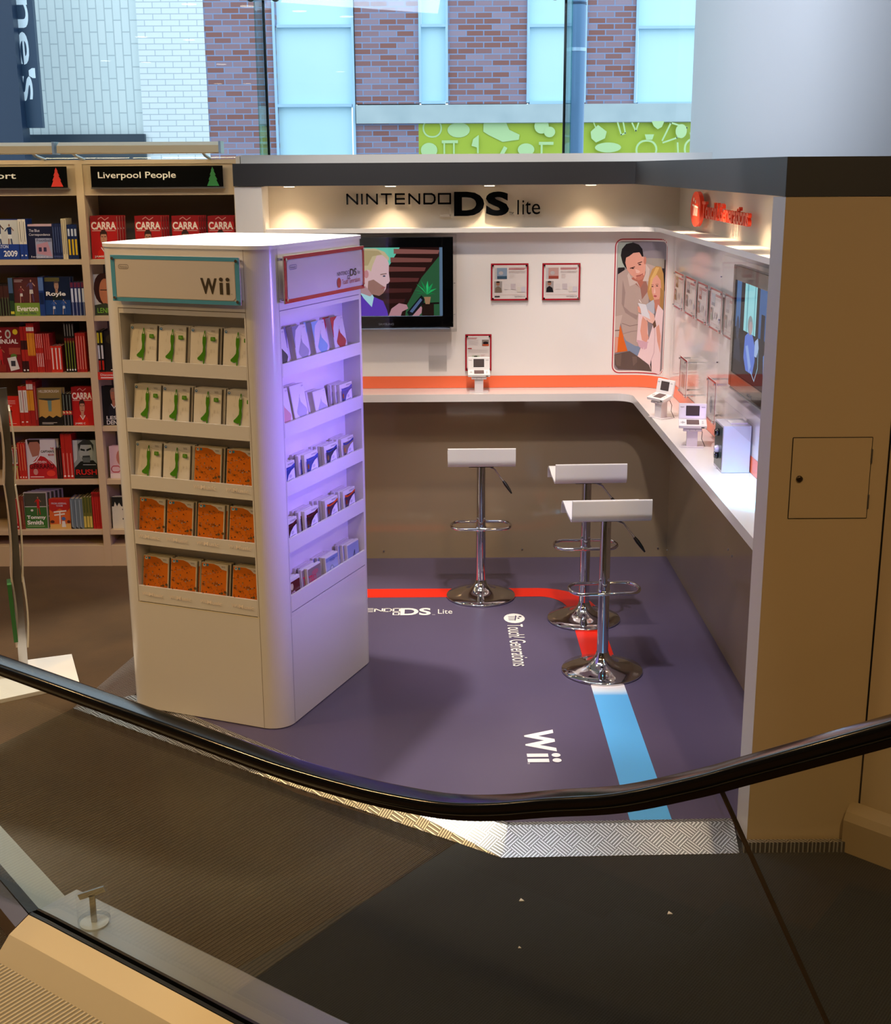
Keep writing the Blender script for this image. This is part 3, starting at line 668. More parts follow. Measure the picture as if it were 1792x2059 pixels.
# ---- game cases
def case_proto(w, h, t, art, shell, spine, kind='game_case', wrap=None):
    c = MB().box(-w/2, w/2, 0, t, 0, h, shell)
    o = c.build(kind, bevel=.0015)
    s = MB(); f = Fr((-w/2, -.0002, h), (1, 0, 0), sx=w, sy=h)
    s.box(-w/2+.003, w/2-.003, -.0006, .001, .003, h-.003, mat('e6e2dc', .25))
    draw(s, f, art, mk=lambda c_: mat(c_, .22)); s.box(w/2-.001, w/2+.0006, .002, t-.002, .004, h-.004, spine); s.box(-w/2-.0006, -w/2+.001, .002, t-.002, .004, h-.004, mat('e6e2dc', .25))
    p = s.build('cover_sleeve'); p.parent = o
    if wrap:
        pass
    return o
shellW = mat('dedbd6', .2); shellG = mat('5a574f', .3)
GR = '4c8a1e'
def yoga():
    fig = [(.515, .07), (.55, .07), (.56, .17), (.585, .22), (.585, .34), (.565, .43), (.58, .52), (.575, .60), (.55, .66), (.545, .80), (.525, .92), (.495, .93), (.50, .72), (.42, .735), (.30, .71), (.29, .67), (.40, .60), (.475, .53), (.485, .43), (.46, .34), (.46, .22), (.50, .15)]
    sh = [('E', .10, .07, .045, .03, '3f7fb8'), ('E', .105, .065, .02, .014, 'd8e4ee'), ('P', fig, GR), ('P', [(.53, .12), (.55, .20), (.505, .20)], 'e6e2dc'), ('L', [(.60, .11), (.70, .14), (.93, .155)], .008, 'b9b4aa'),
          ('T', 'Wii', .76, .055, .90, .10, '8d877d', .01), ('RR', .75, .20, .92, .29, .02, GR), ('T', 'Fit', .79, .215, .88, .275, '9cc46a'), ('L', [(.36, .955), (.60, .965)], .010, '8a9a70')]
    rnd = random.Random(3)
    for i in range(14):
        x, y = rnd.random(), rnd.random(); sh.insert(0, ('L', [(x*.8+.08, y*.75+.12), (x*.8+.08, y*.75+.18)], .02, 'd9d4cc'))
    return sh
def music():
    sh = [('R', .02, .02, .96, .985, 'd8741f'), ('P', [(.45, .015), (.96, .015), (.96, .15), (.78, .13), (.66, .06)], 'e4ded2'), ('RR', .07, .035, .17, .10, .02, 'dfe6e6'), ('E', .12, .06, .03, .02, '3f90bc'), ('E', .24, .06, .045, .03, '4a8fa8'), ('T', 'Wii', .76, .05, .90, .09, '8d877d', .01)]
    rnd = random.Random(7)
    cols = ['6a4a22', '7d4a1a', '4a4030', '8f5a2a', '5a3a1c', '9a9082', 'b0552a', '7b6a3c']
    for i in range(64):
        x, y = .05+rnd.random()*.86, .15+rnd.random()*.62; c = rnd.choice(cols); r = .012+rnd.random()*.022
        if i % 3 == 0: sh.append(('L', [(x, y), (x+r*2, y+(rnd.random()-.5)*.05)], .012, c))
        elif i % 3 == 1: sh.append(('E', x, y, r, r*.6, c))
        else: sh.append(('L', [(x, y-.02), (x, y+.02), (x+r, y+.02)], .010, c))
    sh += [('E', .72, .80, .09, .022, '3a3a30'), ('E', .90, .66, .05, .03, '6a5030'), ('T', 'Wii', .09, .86, .34, .945, 'f0e2d0', .01), ('T', 'Music', .36, .86, .92, .95, 'f0e2d0', .02)]
    return sh
def dsgame(bgc, accent, fig):
    return [('R', .13, .17, .97, .98, bgc), ('P', [(.30, .98), (.34, .70), (.50, .45), (.72, .32), (.93, .26), (.93, .98)], 'e8e4ea'), ('P', [(.13, .15), (.35, .22), (.60, .20), (.97, .10), (.97, .18), (.60, .26), (.35, .28), (.13, .24)], accent),
            ('T', 'NINTENDO DS', .50, .055, .90, .10, '4a4654'), ('E', .62, .50, .10, .06, 'c8c2d0'), ('E', .22, .45, .06, .10, fig), ('R', .17, .58, .27, .80, '3a3050'), ('E', .66, .72, .12, .09, 'b4aec0'), ('E', .84, .92, .08, .05, 'd4481c'), ('L', [(.45, .62), (.8, .60)], .015, '8a86a0'),
            ('L', [(.06, .25), (.06, .8)], .03, '5a5870')]
def dsbox(col, corner=None):
    sh = [('P', [(.50, .36), (.55, .30), (.58, .42), (.90, .60), (.93, .66), (.62, .92), (.55, .90), (.22, .68), (.20, .62)], col), ('L', [(.50, .35), (.60, .25)], .012, 'a8a4b0'), ('T', 'DS', .80, .05, .92, .08, '8d88a0'), ('T', 'NINTENDO DS', .58, .925, .92, .95, '77738a'), ('R', .05, .965, .97, .995, '4a4a50')]
    if corner: sh = [('P', [(.0, .0), (.55, .0), (.25, .10), (.10, .28), (.03, .5), (0, .5)], corner)]+sh
    return sh
WB = mat('d8d4d0', .3); SP1 = mat('6f6a62', .4)
pr_y = case_proto(.135, .190, .015, yoga(), shellW, SP1)
pr_m = case_proto(.135, .190, .015, music(), mat('c8bfa6', .25), SP1)
sets = {'blue': ('2f3f8c', '3c4aa8', '8a4a2c'), 'navy': ('2c2c4c', '33408f', '7a5a34'), 'sand': ('8a7a66', '3a3f8c', 'b87a3c'), 'maroon': ('3c1a22', '5c1f28', '5a2c1e'), 'orange': ('4a3048', 'e0521e', '8c3a1e')}
pr_d = {k: case_proto(.128, .125, .016, dsgame(*v), shellW, mat('5c5868', .4)) for k, v in sets.items()}
pr_d['dice'] = case_proto(.128, .125, .016, [('R', .03, .12, .97, .98, '5c1a20'), ('E', .40, .30, .10, .12, 'd8c8a0'), ('T', '42', .28, .48, .62, .70, 'd8b0b8', .02), ('L', [(.2, .78), (.75, .76)], .02, 'b08080'), ('E', .85, .90, .08, .05, 'e0781c'), ('R', .03, .84, .75, .98, '2f2430')], shellW, SP1)
pr_d['rose'] = case_proto(.128, .125, .016, [('R', .03, .05, .97, .98, '8f7c78'), ('T', 'TRIO', .08, .30, .60, .60, 'd83050', .03), ('E', .55, .25, .25, .10, 'b86a70'), ('R', .03, .70, .97, .98, '54404a'), ('E', .80, .85, .10, .07, 'd4481c')], shellW, SP1)
pr_d['sky'] = case_proto(.128, .125, .016, [('R', .03, .05, .97, .98, 'aab4cc'), ('R', .03, .05, .97, .20, '8496c0'), ('T', 'TOUCH', .30, .13, .70, .24, '3c5088'), ('E', .45, .55, .16, .18, '8ea0a8'), ('E', .45, .55, .10, .12, 'c4c8cc'), ('E', .80, .88, .10, .07, 'e0501c')], shellW, SP1)
pr_d['pale'] = case_proto(.128, .125, .016, [('R', .03, .05, .97, .98, '98a2c8'), ('R', .03, .55, .97, .98, 'c4c4cc'), ('L', [(.35, .75), (.6, .35), (.6, .8)], .05, '3a4460'), ('L', [(.2, .75), (.75, .70)], .04, '2a3040'), ('E', .85, .90, .08, .05, 'e0781c')], shellW, SP1)
pr_b = {'graphite': case_proto(.125, .180, .035, dsbox('4a4a4e'), WB, SP1, 'console_box'), 'silver': case_proto(.125, .180, .035, dsbox('a8a8b0', '8c8ca0'), WB, SP1, 'console_box'),
        'turquoise': case_proto(.125, .180, .035, dsbox('8cb8cc', '9cc4d8'), WB, SP1, 'console_box'), 'red': case_proto(.125, .180, .035, dsbox('b8283a', 'c8303c'), WB, SP1, 'console_box'),
        'pink': case_proto(.125, .185, .035, dsbox('d89ca0'), WB, SP1, 'console_box'), 'white': case_proto(.125, .185, .035, dsbox('b8b4c4'), WB, SP1, 'console_box'),
        'small': case_proto(.120, .13, .03, dsbox('b8b4c4'), WB, SP1, 'console_box')}
for p in (*pr_b.values(), *pr_d.values(), pr_y, pr_m): p['proto'] = 1
used = set()
def place(proto, loc, rot, label, cat, group):
    if proto.name in used: o = copy_tree(proto)
    else: used.add(proto.name); o = proto
    if 'proto' in o: del o['proto']
    o.location = loc; o.rotation_euler = rot
    for k in ('group',):
        if k in o: del o[k]
    tag(o, label, cat, group); return o
ORD = ('leftmost', 'second', 'third', 'rightmost'); ROW = ('top', 'second', 'middle', 'fourth', 'bottom')
CXL = [-.542, -.397, -.240, -.080]
for r in range(5):
    for c in range(4):
        yo = r < 2 or (r == 2 and c < 2); pr = pr_y if yo else pr_m
        cx = CXL[c]+(.014 if r < 2 else 0); zb = LIPS[r][1]+.0125+.004
        for k in range(2, -1, -1) if True else ():
            tilt = R(9)
            jx = .004 if (r+c) % 2 else 0
            p = A+e1*(cx+(jx+.006 if k else 0))+e2*(.016+.017*k)+ez*(zb)
            wh = 'front' if k == 0 else ('second copy' if k == 1 else 'rear copy')
            place(pr, p, (-tilt, 0, KA), '%s %s game case, %s %s, %s row of kiosk front' % (wh, 'white yoga figure' if yo else 'orange doodle', ORD[c], 'stack', ROW[r]), 'game case', ('white yoga game cases on the kiosk front' if yo else 'orange music game cases on the kiosk front'))
KR = KA+R(90)
def rplace(pr, s, z, k, th, tilt, label, cat, group, j=0):
    p = Bc+e2*s-e1*(.014+th*k)+ez*z
    place(pr, p, (-R(tilt), 0, KR+j), label, cat, group)
for c, (k_, s) in enumerate((('graphite', .050), ('silver', .240), ('turquoise', .420), ('red', .605))):
    for k in (1, 0): rplace(pr_b[k_], s-(.0 if k == 0 else .02), LIPS[0][1]+.014, k, .028, 10, '%s white console box with %s handheld picture, top row of kiosk side' % (('front', 'rear')[k], k_), 'console box', 'console boxes on the kiosk side')
for c, (k_, s) in enumerate((('pink', .06), ('white', .205), ('small', .395))):
    for k in (1, 0): rplace(pr_b[k_], s-(.0 if k == 0 else .015), LIPS[1][1]+.014, k, .028, 10, '%s white console box with %s handheld picture, second row of kiosk side' % (('front', 'rear')[k], {'pink': 'pink', 'white': 'pale grey', 'small': 'small lilac'}[k_]), 'console box', 'console boxes on the kiosk side')
rows = {1: [('blue', .635, 4)], 2: [('blue', .055, 4), ('blue', .272, 4), ('navy', .463, 4), ('sand', .637, 4)], 3: [('maroon', .055, 4), ('maroon', .255, 4), ('orange', .455, 4), ('orange', .640, 4)], 4: [('dice', .062, 2), ('rose', .262, 4), ('sky', .440, 4), ('pale', .665, 4)]}
desc = {'blue': 'blue', 'navy': 'dark blue', 'sand': 'sandy', 'maroon': 'dark brown', 'orange': 'orange', 'dice': 'crimson numbered', 'rose': 'pink and grey', 'sky': 'pale sky blue', 'pale': 'lilac chart'}
cnt = ('front', 'second', 'third', 'rear')
for r, lst in rows.items():
    for i, (k_, s, n_) in enumerate(lst):
        for k in range(n_-1, -1, -1):
            rplace(pr_d[k_], s-(.012 if k else 0)*((k+i) % 3), LIPS[r][1]+.013, k, .0175, 3, '%s %s handheld game case, %s stack, %s row of kiosk side' % (cnt[k], desc[k_], ORD[i] if r > 1 else 'only', ROW[r]), 'game case', 'square handheld game cases on the kiosk side')

# ================================================================== STOOLS
stool = thing('bar_stool', (0, 0, 0), '', 'bar stool', 'white and chrome bar stools in the booth')
MB().lathe([(.196, .0), (.200, .006), (.196, .012), (.15, .020), (.10, .030), (.065, .045), (.045, .065), (.034, .085), (.030, .10)], M_chrome, n=56).build('base', stool)
ps = MB().tube([(0, 0, .095), (0, 0, .46)], .0275, M_chrome, 24); ps.build('lower_pole', stool)
up_ = MB().tube([(0, 0, .46), (0, 0, .785)], .0255, M_chrome, 24); up_.build('upper_pole', stool)
MB().lathe([(.0295, .395), (.033, .40), (.033, .415), (.0295, .42)], M_chrome, n=24).build('collar', stool)
st = []
for (cx, a0) in ((.115, -PI/2), (-.115, PI/2)):
    for i in range(9): a = a0+PI*i/8; st.append((cx+.055*math.cos(a), .0+.085*math.sin(a), .425))
MB().tube(st, .0085, M_chrome, 12, closed=True).build('footrest', stool)
prof = []
for i in range(9): prof.append((-.155-.010*math.sin(i/8*PI)*0-.0, .905-.07*i/8))
for i in range(1, 9): a = PI+PI/2*i/8; prof.append((-.115+.04*math.cos(a), .835+.04*math.sin(a)))
prof += [(-.05, .797), (.02, .800), (.09, .812), (.14, .818)]
for i in range(1, 9): a = PI/2-PI/2*i/8*.95; prof.append((.145+.045*math.cos(a), .773+.045*math.sin(a)))
prof += [(.193, .755)]
th = .011; P2 = [Vector(p) for p in prof]; nr = []
for i in range(len(P2)):
    t = (P2[min(i+1, len(P2)-1)]-P2[max(i-1, 0)]).normalized(); nr.append(Vector((-t.y, t.x)))
loop = [p for p in P2]+[P2[i]+nr[i]*th for i in reversed(range(len(P2)))]
se = MB(); Ms = mat('eeece9', .3, name='white_lacquered_seat'); w2 = .187; nl = len(loop)
vs = [Vector((x, p.x, p.y)) for x in (-w2, w2) for p in loop]
se.add(vs, [(i, nl+i, nl+(i+1) % nl, (i+1) % nl) for i in range(nl)], Ms, True)
k_ = len(P2)
for s_, b in ((0, 0), (1, nl)):
    se.add(vs[b:b+nl], [((i, i+1, nl-2-i, nl-1-i) if s_ == 0 else (nl-1-i, nl-2-i, i+1, i)) for i in range(k_-1)], Ms)
so = se.build('seat', stool, bevel=.0025)
MB().box(-.07, .07, -.07, .07, .780, .792, M_blkgl).build('seat_plate', stool)
lv = MB().tube([(.03, -.02, .778), (.075, -.05, .765), (.125, -.085, .70)], .0045, M_steel, 8).build('lever', stool)
MB().tube([(.122, -.083, .704), (.135, -.092, .687), (.155, -.106, .660), (.168, -.115, .640)], [.007, .010, .008, .004], M_black, 10).build('lever_grip', lv)
for i, (x, y, a, lb) in enumerate(((.212, 7.06, 0, 'white seated chrome bar stool furthest back, standing alone at the left'), (.765, 6.66, 2, 'white seated chrome bar stool in the middle, partly behind the nearest stool'), (.775, 5.91, 3, 'white seated chrome bar stool nearest the camera beside the blue floor stripe'))):
    o = stool if i == 0 else copy_tree(stool); o.location = (x, y, 0.001); o.rotation_euler = (0, 0, R(a)); o['label'] = lb

# ================================================================== WALL THINGS IN THE BOOTH
# sign lettering
sg = thing('wall_sign', (0, YW-.012, 2.15), 'black console name lettering standing off the cream sign band', 'sign')
s0 = onY(620, 370, 7.83); sc_ = (onY(1120, 370, 7.83).x-s0.x)/1792
fs_ = Fr((s0.x, 7.835, s0.z), (1, 0, 0), sx=sc_); d0, d1 = .0, .014; LW = 13
def glyph(k, x0, x1, y0=68, y1=148):
    m = MB(); f = fs_
    S3 = lambda pts, closed=False: stroke3d(m, f, pts, LW, d0, d1, M_blkgl, closed)
    a, b, c, d = x0+LW/2, x1-LW/2, y0+LW/2, y1-LW/2
    if k == 'N': S3([(a, d), (a, c), (b, d), (b, c)])
    if k == 'I': S3([(a, c), (a, d)])
    if k == 'T': S3([(a, c), (b, c)]); S3([((a+b)/2, c), ((a+b)/2, d)])
    if k == 'E': S3([(b, c), (a, c), (a, d), (b, d)]); S3([(a, (c+d)/2), (b, (c+d)/2)])
    if k == 'D': S3([(a, c), (b-22, c), (b-5, c+10), (b, c+24), (b, d-24), (b-5, d-10), (b-22, d), (a, d)], True)
    if k == 'O': S3([(a, c), (b, c), (b, d), (a, d)], True)
    return m
for k, x0, x1 in (('N', 272, 357), ('I', 378, 392), ('N', 415, 500), ('T', 520, 603), ('E', 622, 697), ('N', 720, 806), ('D', 828, 917), ('O', 933, 1029)):
    glyph(k, x0, x1).build('letter_'+k.lower(), sg)
for k, x0, x1 in (('D', 1050, 1268), ('S', 1280, 1447)):
    m = MB(); letters3d(m, fs_, k, x0, 60, x1, 231, .02, M_blkgl, .045); m.build('letter_'+k.lower(), sg)
m = MB(); letters3d(m, fs_, 'TM', 1450, 205, 1483, 228, .008, M_blkgl); m.build('trademark', sg)
for k, x0, x1, y0 in (('l', 1508, 1519, 120), ('i', 1545, 1556, 122), ('t', 1566, 1606, 130), ('e', 1613, 1673, 148)):
    m = MB(); letters3d(m, fs_, k, x0, y0, x1, 222, .012, M_blkgl, 0); m.build('letter_'+k, sg)
m = MB(); stroke3d(m, fs_, [(942, 172), (1022, 172), (1022, 226), (942, 226)], 10, 0, .01, mat('d9cdb9', .3), True); m.build('letter_o', sg)
# right sign: red disc and lettering
sg2 = thing('wall_sign_red', (XW-.03, 6.5, 2.15), 'orange red round badge and lettering on the right hand sign band', 'sign')
fr2 = Fr((XW-.035, 0, 0), (0, -1, 0)); Mr = mat('f0401c', .25, name='orange_red_acrylic')
m = MB(); e_ = ell(-7.075, -2.176, .138, .092, 36); n_ = len(e_)
vs = [fr2(x, y, o) for o in (0, .022) for x, y in e_]
m.add(vs, [(i, (i+1) % n_, n_+(i+1) % n_, n_+i) for i in range(n_)], Mr, True); m.add(vs[n_:], [tuple(range(n_))], Mr); m.add(vs[:n_], [tuple(reversed(range(n_)))], Mr)
draw(m, fr2, [('L', [(-7.125+i*.035, -2.195+i*.006), (-7.125+i*.035, -2.145)], .012, 'f2d8c0') for i in range(4)]+[('L', [(-7.15, -2.196), (-7.00, -2.186)], .009, 'f2d8c0'), ('E', -7.12, -2.225, .013, .011, 'f2d8c0'), ('E', -7.07, -2.215, .011, .009, 'f2d8c0')], off=.022)
m.build('badge', sg2)
m = MB(); letters3d(m, fr2, 'Touch!', -6.925, -2.222, -6.53, -2.135, .016, Mr, .02); m.build('word', sg2)
m = MB(); letters3d(m, fr2, 'Generations', -6.50, -2.222, -5.87, -2.135, .016, Mr, .02); m.build('word', sg2)

# televisions
def tv_unit(fr, W_, H_, x0, y0, x1, y1, art, gl=1.0, name='television'):
    """fr: frame at the back of the set; body 0..W_ x 0..H_ (y down); screen x0..x1,y0..y1"""
    o = fr['root']; f = fr['f']; n = f.n
    T = Matrix(((f.u.x, n.x, 0, f.o.x), (f.u.y, n.y, 0, f.o.y), (0, 0, 1, f.o.z), (0, 0, 0, 1)))
    b = MB(); b.box(.03, W_-.03, -.0, .035, -H_+.04, -.04, M_dark, T); b.build('rear_housing', o)
    b = MB()
    for a in ((0, x0, 0, H_), (x1, W_, 0, H_), (x0, x1, 0, y0), (x0, x1, y1, H_)): b.box(a[0], a[1], .03, .062, -a[3], -a[2], M_blkgl, T)
    b.box(.02, W_-.02, .04, .058, -H_-.012, -H_, M_blkgl, T); b.box(.02, W_-.02, .050, .0625, -H_-.014, -H_-.006, mat('8d8f94', .3, .6), T)
    draw(b, Fr(f(0, 0, .0625), f.u), [('T', 'SAMSUNG', W_/2-.045, y1+.042, W_/2+.045, y1+.056, '5d6068', .02)], off=.0003); b.build('bezel', o, bevel=.003)
    sc = MB(); sc.box(x0, x1, .045, .052, -y1, -y0, M_blkgl, T); draw(sc, Fr(f(0, 0, .052), f.u), art, step=.0002, mk=lambda c: mat(c, .6, emit=gl, spec=.1)); sc.build('screen', o)
# back television (left part hidden by the kiosk)
tx = .065-.80; tz = 2.007
tv1 = thing('television', (tx+.4, 7.74, 1.49), 'black flat television showing a fair haired man playing, on the back wall', 'television', 'televisions in the booth')
f1 = Fr((tx, 7.74, tz), (1, 0, 0)); k = 1/1112
def c1(sh):   # crop pixels -> set coordinates
    q = lambda x, y: ((x-618)*k+.0+(.80-.063), (y-185)*k+.060)
    out = []
    for s in sh:
        if s[0] == 'R': a = q(s[1], s[2]); b = q(s[3], s[4]); out.append(('R', a[0], a[1], b[0], b[1], s[5]))
        elif s[0] == 'E': a = q(s[1], s[2]); out.append(('E', a[0], a[1], s[3]*k, s[4]*k, s[5]))
        elif s[0] == 'P': out.append(('P', [q(*p) for p in s[1]], s[2]))
        elif s[0] == 'L': out.append(('L', [q(*p) for p in s[1]], s[2]*k, s[3]))
    return out
stairs = []
for i, y in enumerate((185, 240, 300, 370, 440, 510)):
    stairs += [('P', [(300-i*22, y+8), (600-i*45, y+18-i*2), (590-i*45, y+42-i*2), (300-i*22, y+40)], ('8a5650', '7c4a44', '6e3c38', '5c2e2c', '4a2422', '3c1c1c')[i])]
art1 = c1([('R', -172, 185, 618, 628, '27110f'), ('P', [(-172, 185), (340, 185), (270, 300), (200, 200), (-172, 628)], '66c9ae')]+stairs+
  [('P', [(598, 240), (618, 240), (618, 628), (370, 628), (380, 560), (480, 380)], '2c5a3a'), ('R', 598, 185, 618, 628, '5c7590'), ('R', 480, 545, 560, 628, '231410'), ('P', [(480, 545), (595, 540), (595, 552), (480, 556)], '160d0c'),
   ('P', [(495, 505), (540, 505), (532, 552), (505, 552)], 'a07a5c')]+
  [('P', [(515, 490), (515+dx*.5-8, 470+dy*.5), (515+dx, 470+dy), (515+dx*.5+8, 476+dy*.5)], g) for dx, dy, g in ((-85, -10, '1c9a55'), (-70, -50, '25b060'), (-40, -75, '1a8848'), (5, -70, '2fc070'), (40, -55, '1c9a55'), (65, -20, '25b060'), (70, 20, '157a40'), (-75, 15, '157a40'))]+
  [('P', [(-172, 628), (-172, 480), (100, 500), (160, 500), (225, 530), (250, 590), (258, 628)], '5a33b4'), ('P', [(70, 470), (150, 478), (165, 505), (150, 570), (100, 515)], 'a9d8e4'),
   ('P', [(60, 300), (165, 330), (165, 480), (140, 500), (60, 470)], 'b08a92'),
   ('P', [(100, 220), (180, 200), (250, 240), (268, 290), (266, 345), (272, 400), (262, 415), (250, 420), (245, 450), (225, 480), (200, 497), (150, 485), (110, 430), (95, 330)], 'd9b4b8'),
   ('P', [(130, 400), (165, 390), (215, 425), (240, 440), (228, 478), (200, 497), (150, 485), (125, 450)], '9a6f66'), ('L', [(214, 448), (240, 440)], 5, 'a8484e'), ('L', [(212, 358), (250, 352)], 6, '7c5a50'), ('E', 235, 368, 9, 5, '2c3a50'), ('E', 118, 355, 16, 26, 'c4848a'),
   ('P', [(60, 190), (180, 190), (240, 212), (270, 250), (268, 270), (225, 232), (190, 235), (160, 300), (150, 340), (140, 330), (125, 325), (100, 340), (60, 330)], 'c8b68e'), ('P', [(100, 200), (200, 205), (225, 228), (160, 240), (130, 300), (95, 300)], 'b09c70'),
   ('P', [(260, 628), (280, 580), (330, 545), (380, 555), (390, 580), (350, 600), (340, 628)], 'b88690'), ('P', [(415, 628), (440, 590), (470, 560), (482, 575), (478, 610), (460, 628)], 'b88690'), ('P', [(382, 605), (478, 493), (500, 520), (492, 545), (420, 625), (395, 628)], '101318'), ('P', [(400, 600), (472, 512), (484, 525), (418, 608)], '53658c'), ('L', [(365, 545), (378, 510)], 4, '1a1a1e')])
tv_unit(dict(root=tv1, f=f1), .80, .527, .800-.063-.710, .060, .800-.063, .458, art1, .85)
def tv_cover(fr, x0, x1, z0, z1, dep, tv, label):
    n = fr.n
    T = Matrix(((fr.u.x, n.x, 0, fr.o.x), (fr.u.y, n.y, 0, fr.o.y), (0, 0, 1, 0), (0, 0, 0, 1)))
    o = MB().box(x0, x1, dep-.004, dep, z0, z1, M_acryl, T).build('acrylic_cover', tv); o['label'] = label
    s = MB(); s.box(x0, x1, 0, dep-.005, z1-.004, z1, M_acryl, T); s.box(x0, x1, 0, dep-.005, z0, z0+.004, M_acryl, T); s.box(x0, x0+.004, 0, dep-.005, z0+.005, z1-.005, M_acryl, T); s.box(x1-.004, x1, 0, dep-.005, z0+.005, z1-.005, M_acryl, T); s.build('side_sheet', o)
    for x in (x0+.012, x1-.012):
        for z in (z0+.1, (z0+z1)/2, z1-.1): MB().lathe([(.005, 0), (.005, .004)], M_chrome, fr.o+fr.u*x+n*(dep+.001)+ez*z, 10).build('stud', o)
tv_cover(Fr((0, YP, 0), (1, 0, 0)), -.80, .085, 1.455, 2.022, .125, tv1, 'clear acrylic cover boxed round the back wall television')
# right television
tv2 = thing('television', (1.29, 5.3, 1.5), 'black flat television showing a woman in blue, on the right wall', 'television', 'televisions in the booth')
yl = 5.638+.045; f2 = Fr((1.335, yl, 1.985), (0, -1, 0)); x_ = .045; y_ = .062
def t2(sh):
    out = []
    for s in sh:
        if s[0] in 'RE': out.append((s[0], s[1]+(x_), s[2]+y_, (s[3]+x_) if s[0] == 'R' else s[3], (s[4]+y_) if s[0] == 'R' else s[4], s[5]))
        elif s[0] == 'P': out.append(('P', [(p[0]+x_, p[1]+y_) for p in s[1]], s[2]))
        elif s[0] == 'L': out.append(('L', [(p[0]+x_, p[1]+y_) for p in s[1]], s[2], s[3]))
    return out
art2 = t2([('R', 0, 0, .71, .40, '0a0f1a'), ('R', 0, .0, .085, .24, '3f70a8'), ('R', .154, 0, .368, .25, '9fe6ee'), ('R', .20, 0, .22, .25, '6fb4c4'), ('R', .33, 0, .345, .25, '6fb4c4'), ('R', .418, 0, .71, .22, '3a66a0'), ('R', 0, .20, .71, .27, '10151f'),
  ('E', .05, .20, .03, .05, '2c3c58'), ('P', [(.46, .10), (.52, .10), (.52, .24), (.46, .24)], '0c1524'), ('E', .60, .18, .04, .04, '5a4a3c'), ('P', [(0, .26), (.10, .24), (.16, .40), (0, .40)], '1c2c44'), ('R', .0, .34, .71, .40, '0e1220'),
  ('P', [(.20, .22), (.25, .20), (.33, .20), (.38, .24), (.39, .30), (.36, .36), (.24, .36), (.19, .31)], '5a7fe0'), ('P', [(.22, .26), (.26, .25), (.33, .33), (.30, .36)], '8fb0f0'), ('E', .285, .165, .045, .040, '8e9aa0'), ('E', .295, .175, .028, .028, 'b8a4a8'),
  ('P', [(.38, .22), (.43, .20), (.45, .24), (.42, .28), (.38, .28)], 'a8c4f0'), ('L', [(.44, .24), (.45, .32), (.40, .38), (.33, .35)], .006, '9ad0f0'), ('P', [(.53, .26), (.60, .22), (.64, .26), (.64, .38), (.55, .38)], '6a98e8'), ('E', .60, .20, .03, .03, '8a6a5c')])
tv_unit(dict(root=tv2, f=f2), .80, .527, x_, y_, x_+.71, y_+.40, art2, .85)
tv_cover(Fr((XP, 0, 0), (0, -1, 0)), -5.79, -4.80, 1.44, 2.022, .11, tv2, 'clear acrylic cover boxed round the right wall television')

# framed info panels (red border acrylic on standoffs)
def info(fr, x0, x1, z0, z1, art, label, group, name='info_panel', thick=.012):
    c = fr.o+fr.u*((x0+x1)/2)+ez*((z0+z1)/2); o = thing(name, c, label, 'information panel', group); n = fr.n
    T = Matrix(((fr.u.x, n.x, 0, fr.o.x), (fr.u.y, n.y, 0, fr.o.y), (0, 0, 1, 0), (0, 0, 0, 1)))
    b = MB(); b.box(x0, x1, thick, thick+.003, z0, z1, mat('e6ddd8', .2), T)
    f = Fr(fr.o+n*(thick+.003), fr.u, sx=1); w, h = x1-x0, z1-z0
    sh = [('RO', x0, -z1, x1, -z0, .002, .0095, 'b01a2c')]
    for s in art:
        q = lambda x, y: (x0+x*w, -z1+y*h)
        if s[0] == 'R': a = q(s[1], s[2]); bb_ = q(s[3], s[4]); sh.append(('R', *a, *bb_, s[5]))
        elif s[0] == 'E': a = q(s[1], s[2]); sh.append(('E', *a, s[3]*w, s[4]*h, s[5]))
        elif s[0] == 'T': a = q(s[2], s[3]); bb_ = q(s[4], s[5]); sh.append(('T', s[1], *a, *bb_, s[6]))
        elif s[0] == 'L': sh.append(('L', [q(*p) for p in s[1]], s[2]*w, s[3]))
        elif s[0] == 'P': sh.append(('P', [q(*p) for p in s[1]], s[2]))
    draw(b, f, sh, step=.0001, mk=lambda c: mat(c, .25)); b.build('printed_sheet', o)
    MB().box(x0-.004, x1+.004, thick+.0052, thick+.0085, z0-.004, z1+.004, M_acryl, T).build('acrylic_sheet', o)
    for x in (x0+.012, x1-.012):
        for z in (z0+.012, z1-.012):
            p = fr.o+fr.u*x+ez*z; MB().tube([p, p+n*(thick+.013)], .0055, M_chrome, 10).build('standoff', o)
    return o
fb = Fr((0, YP, 0), (1, 0, 0)); frr = Fr((XP, 0, 0), (0, -1, 0))
def lines(x0, x1, y0, n, c, dy=.022, w=.006): return [('L', [(x0, y0+i*dy), (x1-(.03 if i == n-1 else 0), y0+i*dy)], w, c) for i in range(n)]
def infoart(a, b, c):
    return [('R', .10, .12, .43, .42, a), ('R', .17, .34, .43, .42, b), ('R', .10, .12, .16, .42, 'c9c4c4'), ('E', .27, .26, .06, .05, 'c0b8b8')]+lines(.48, .92, .13, 2, 'b8303c', .03, .014)+lines(.48, .92, .21, 3, 'c0b2b0')+lines(.5, .62, .30, 4, 'cdbfbc', .03)+\
        [('R', .09, .48, .30, .78, 'a8a09c'), ('E', .19, .54, .05, .06, 'a8745c'), ('P', [(.11, .78), (.12, .66), (.19, .61), (.27, .66), (.30, .78)], c), ('E', .19, .50, .05, .025, '3a2c28'), ('R', .35, .55, .48, .70, 'd8d0cc'), ('R', .53, .55, .66, .70, 'c4b8ba'), ('R', .70, .63, .80, .77, 'd8cfc4'), ('R', .81, .63, .92, .77, 'cbc4cc')]+lines(.08, .93, .84, 1, 'd0a8a4')+[('T', 'NINTENDO DS', .64, .875, .92, .91, '4a4650')]
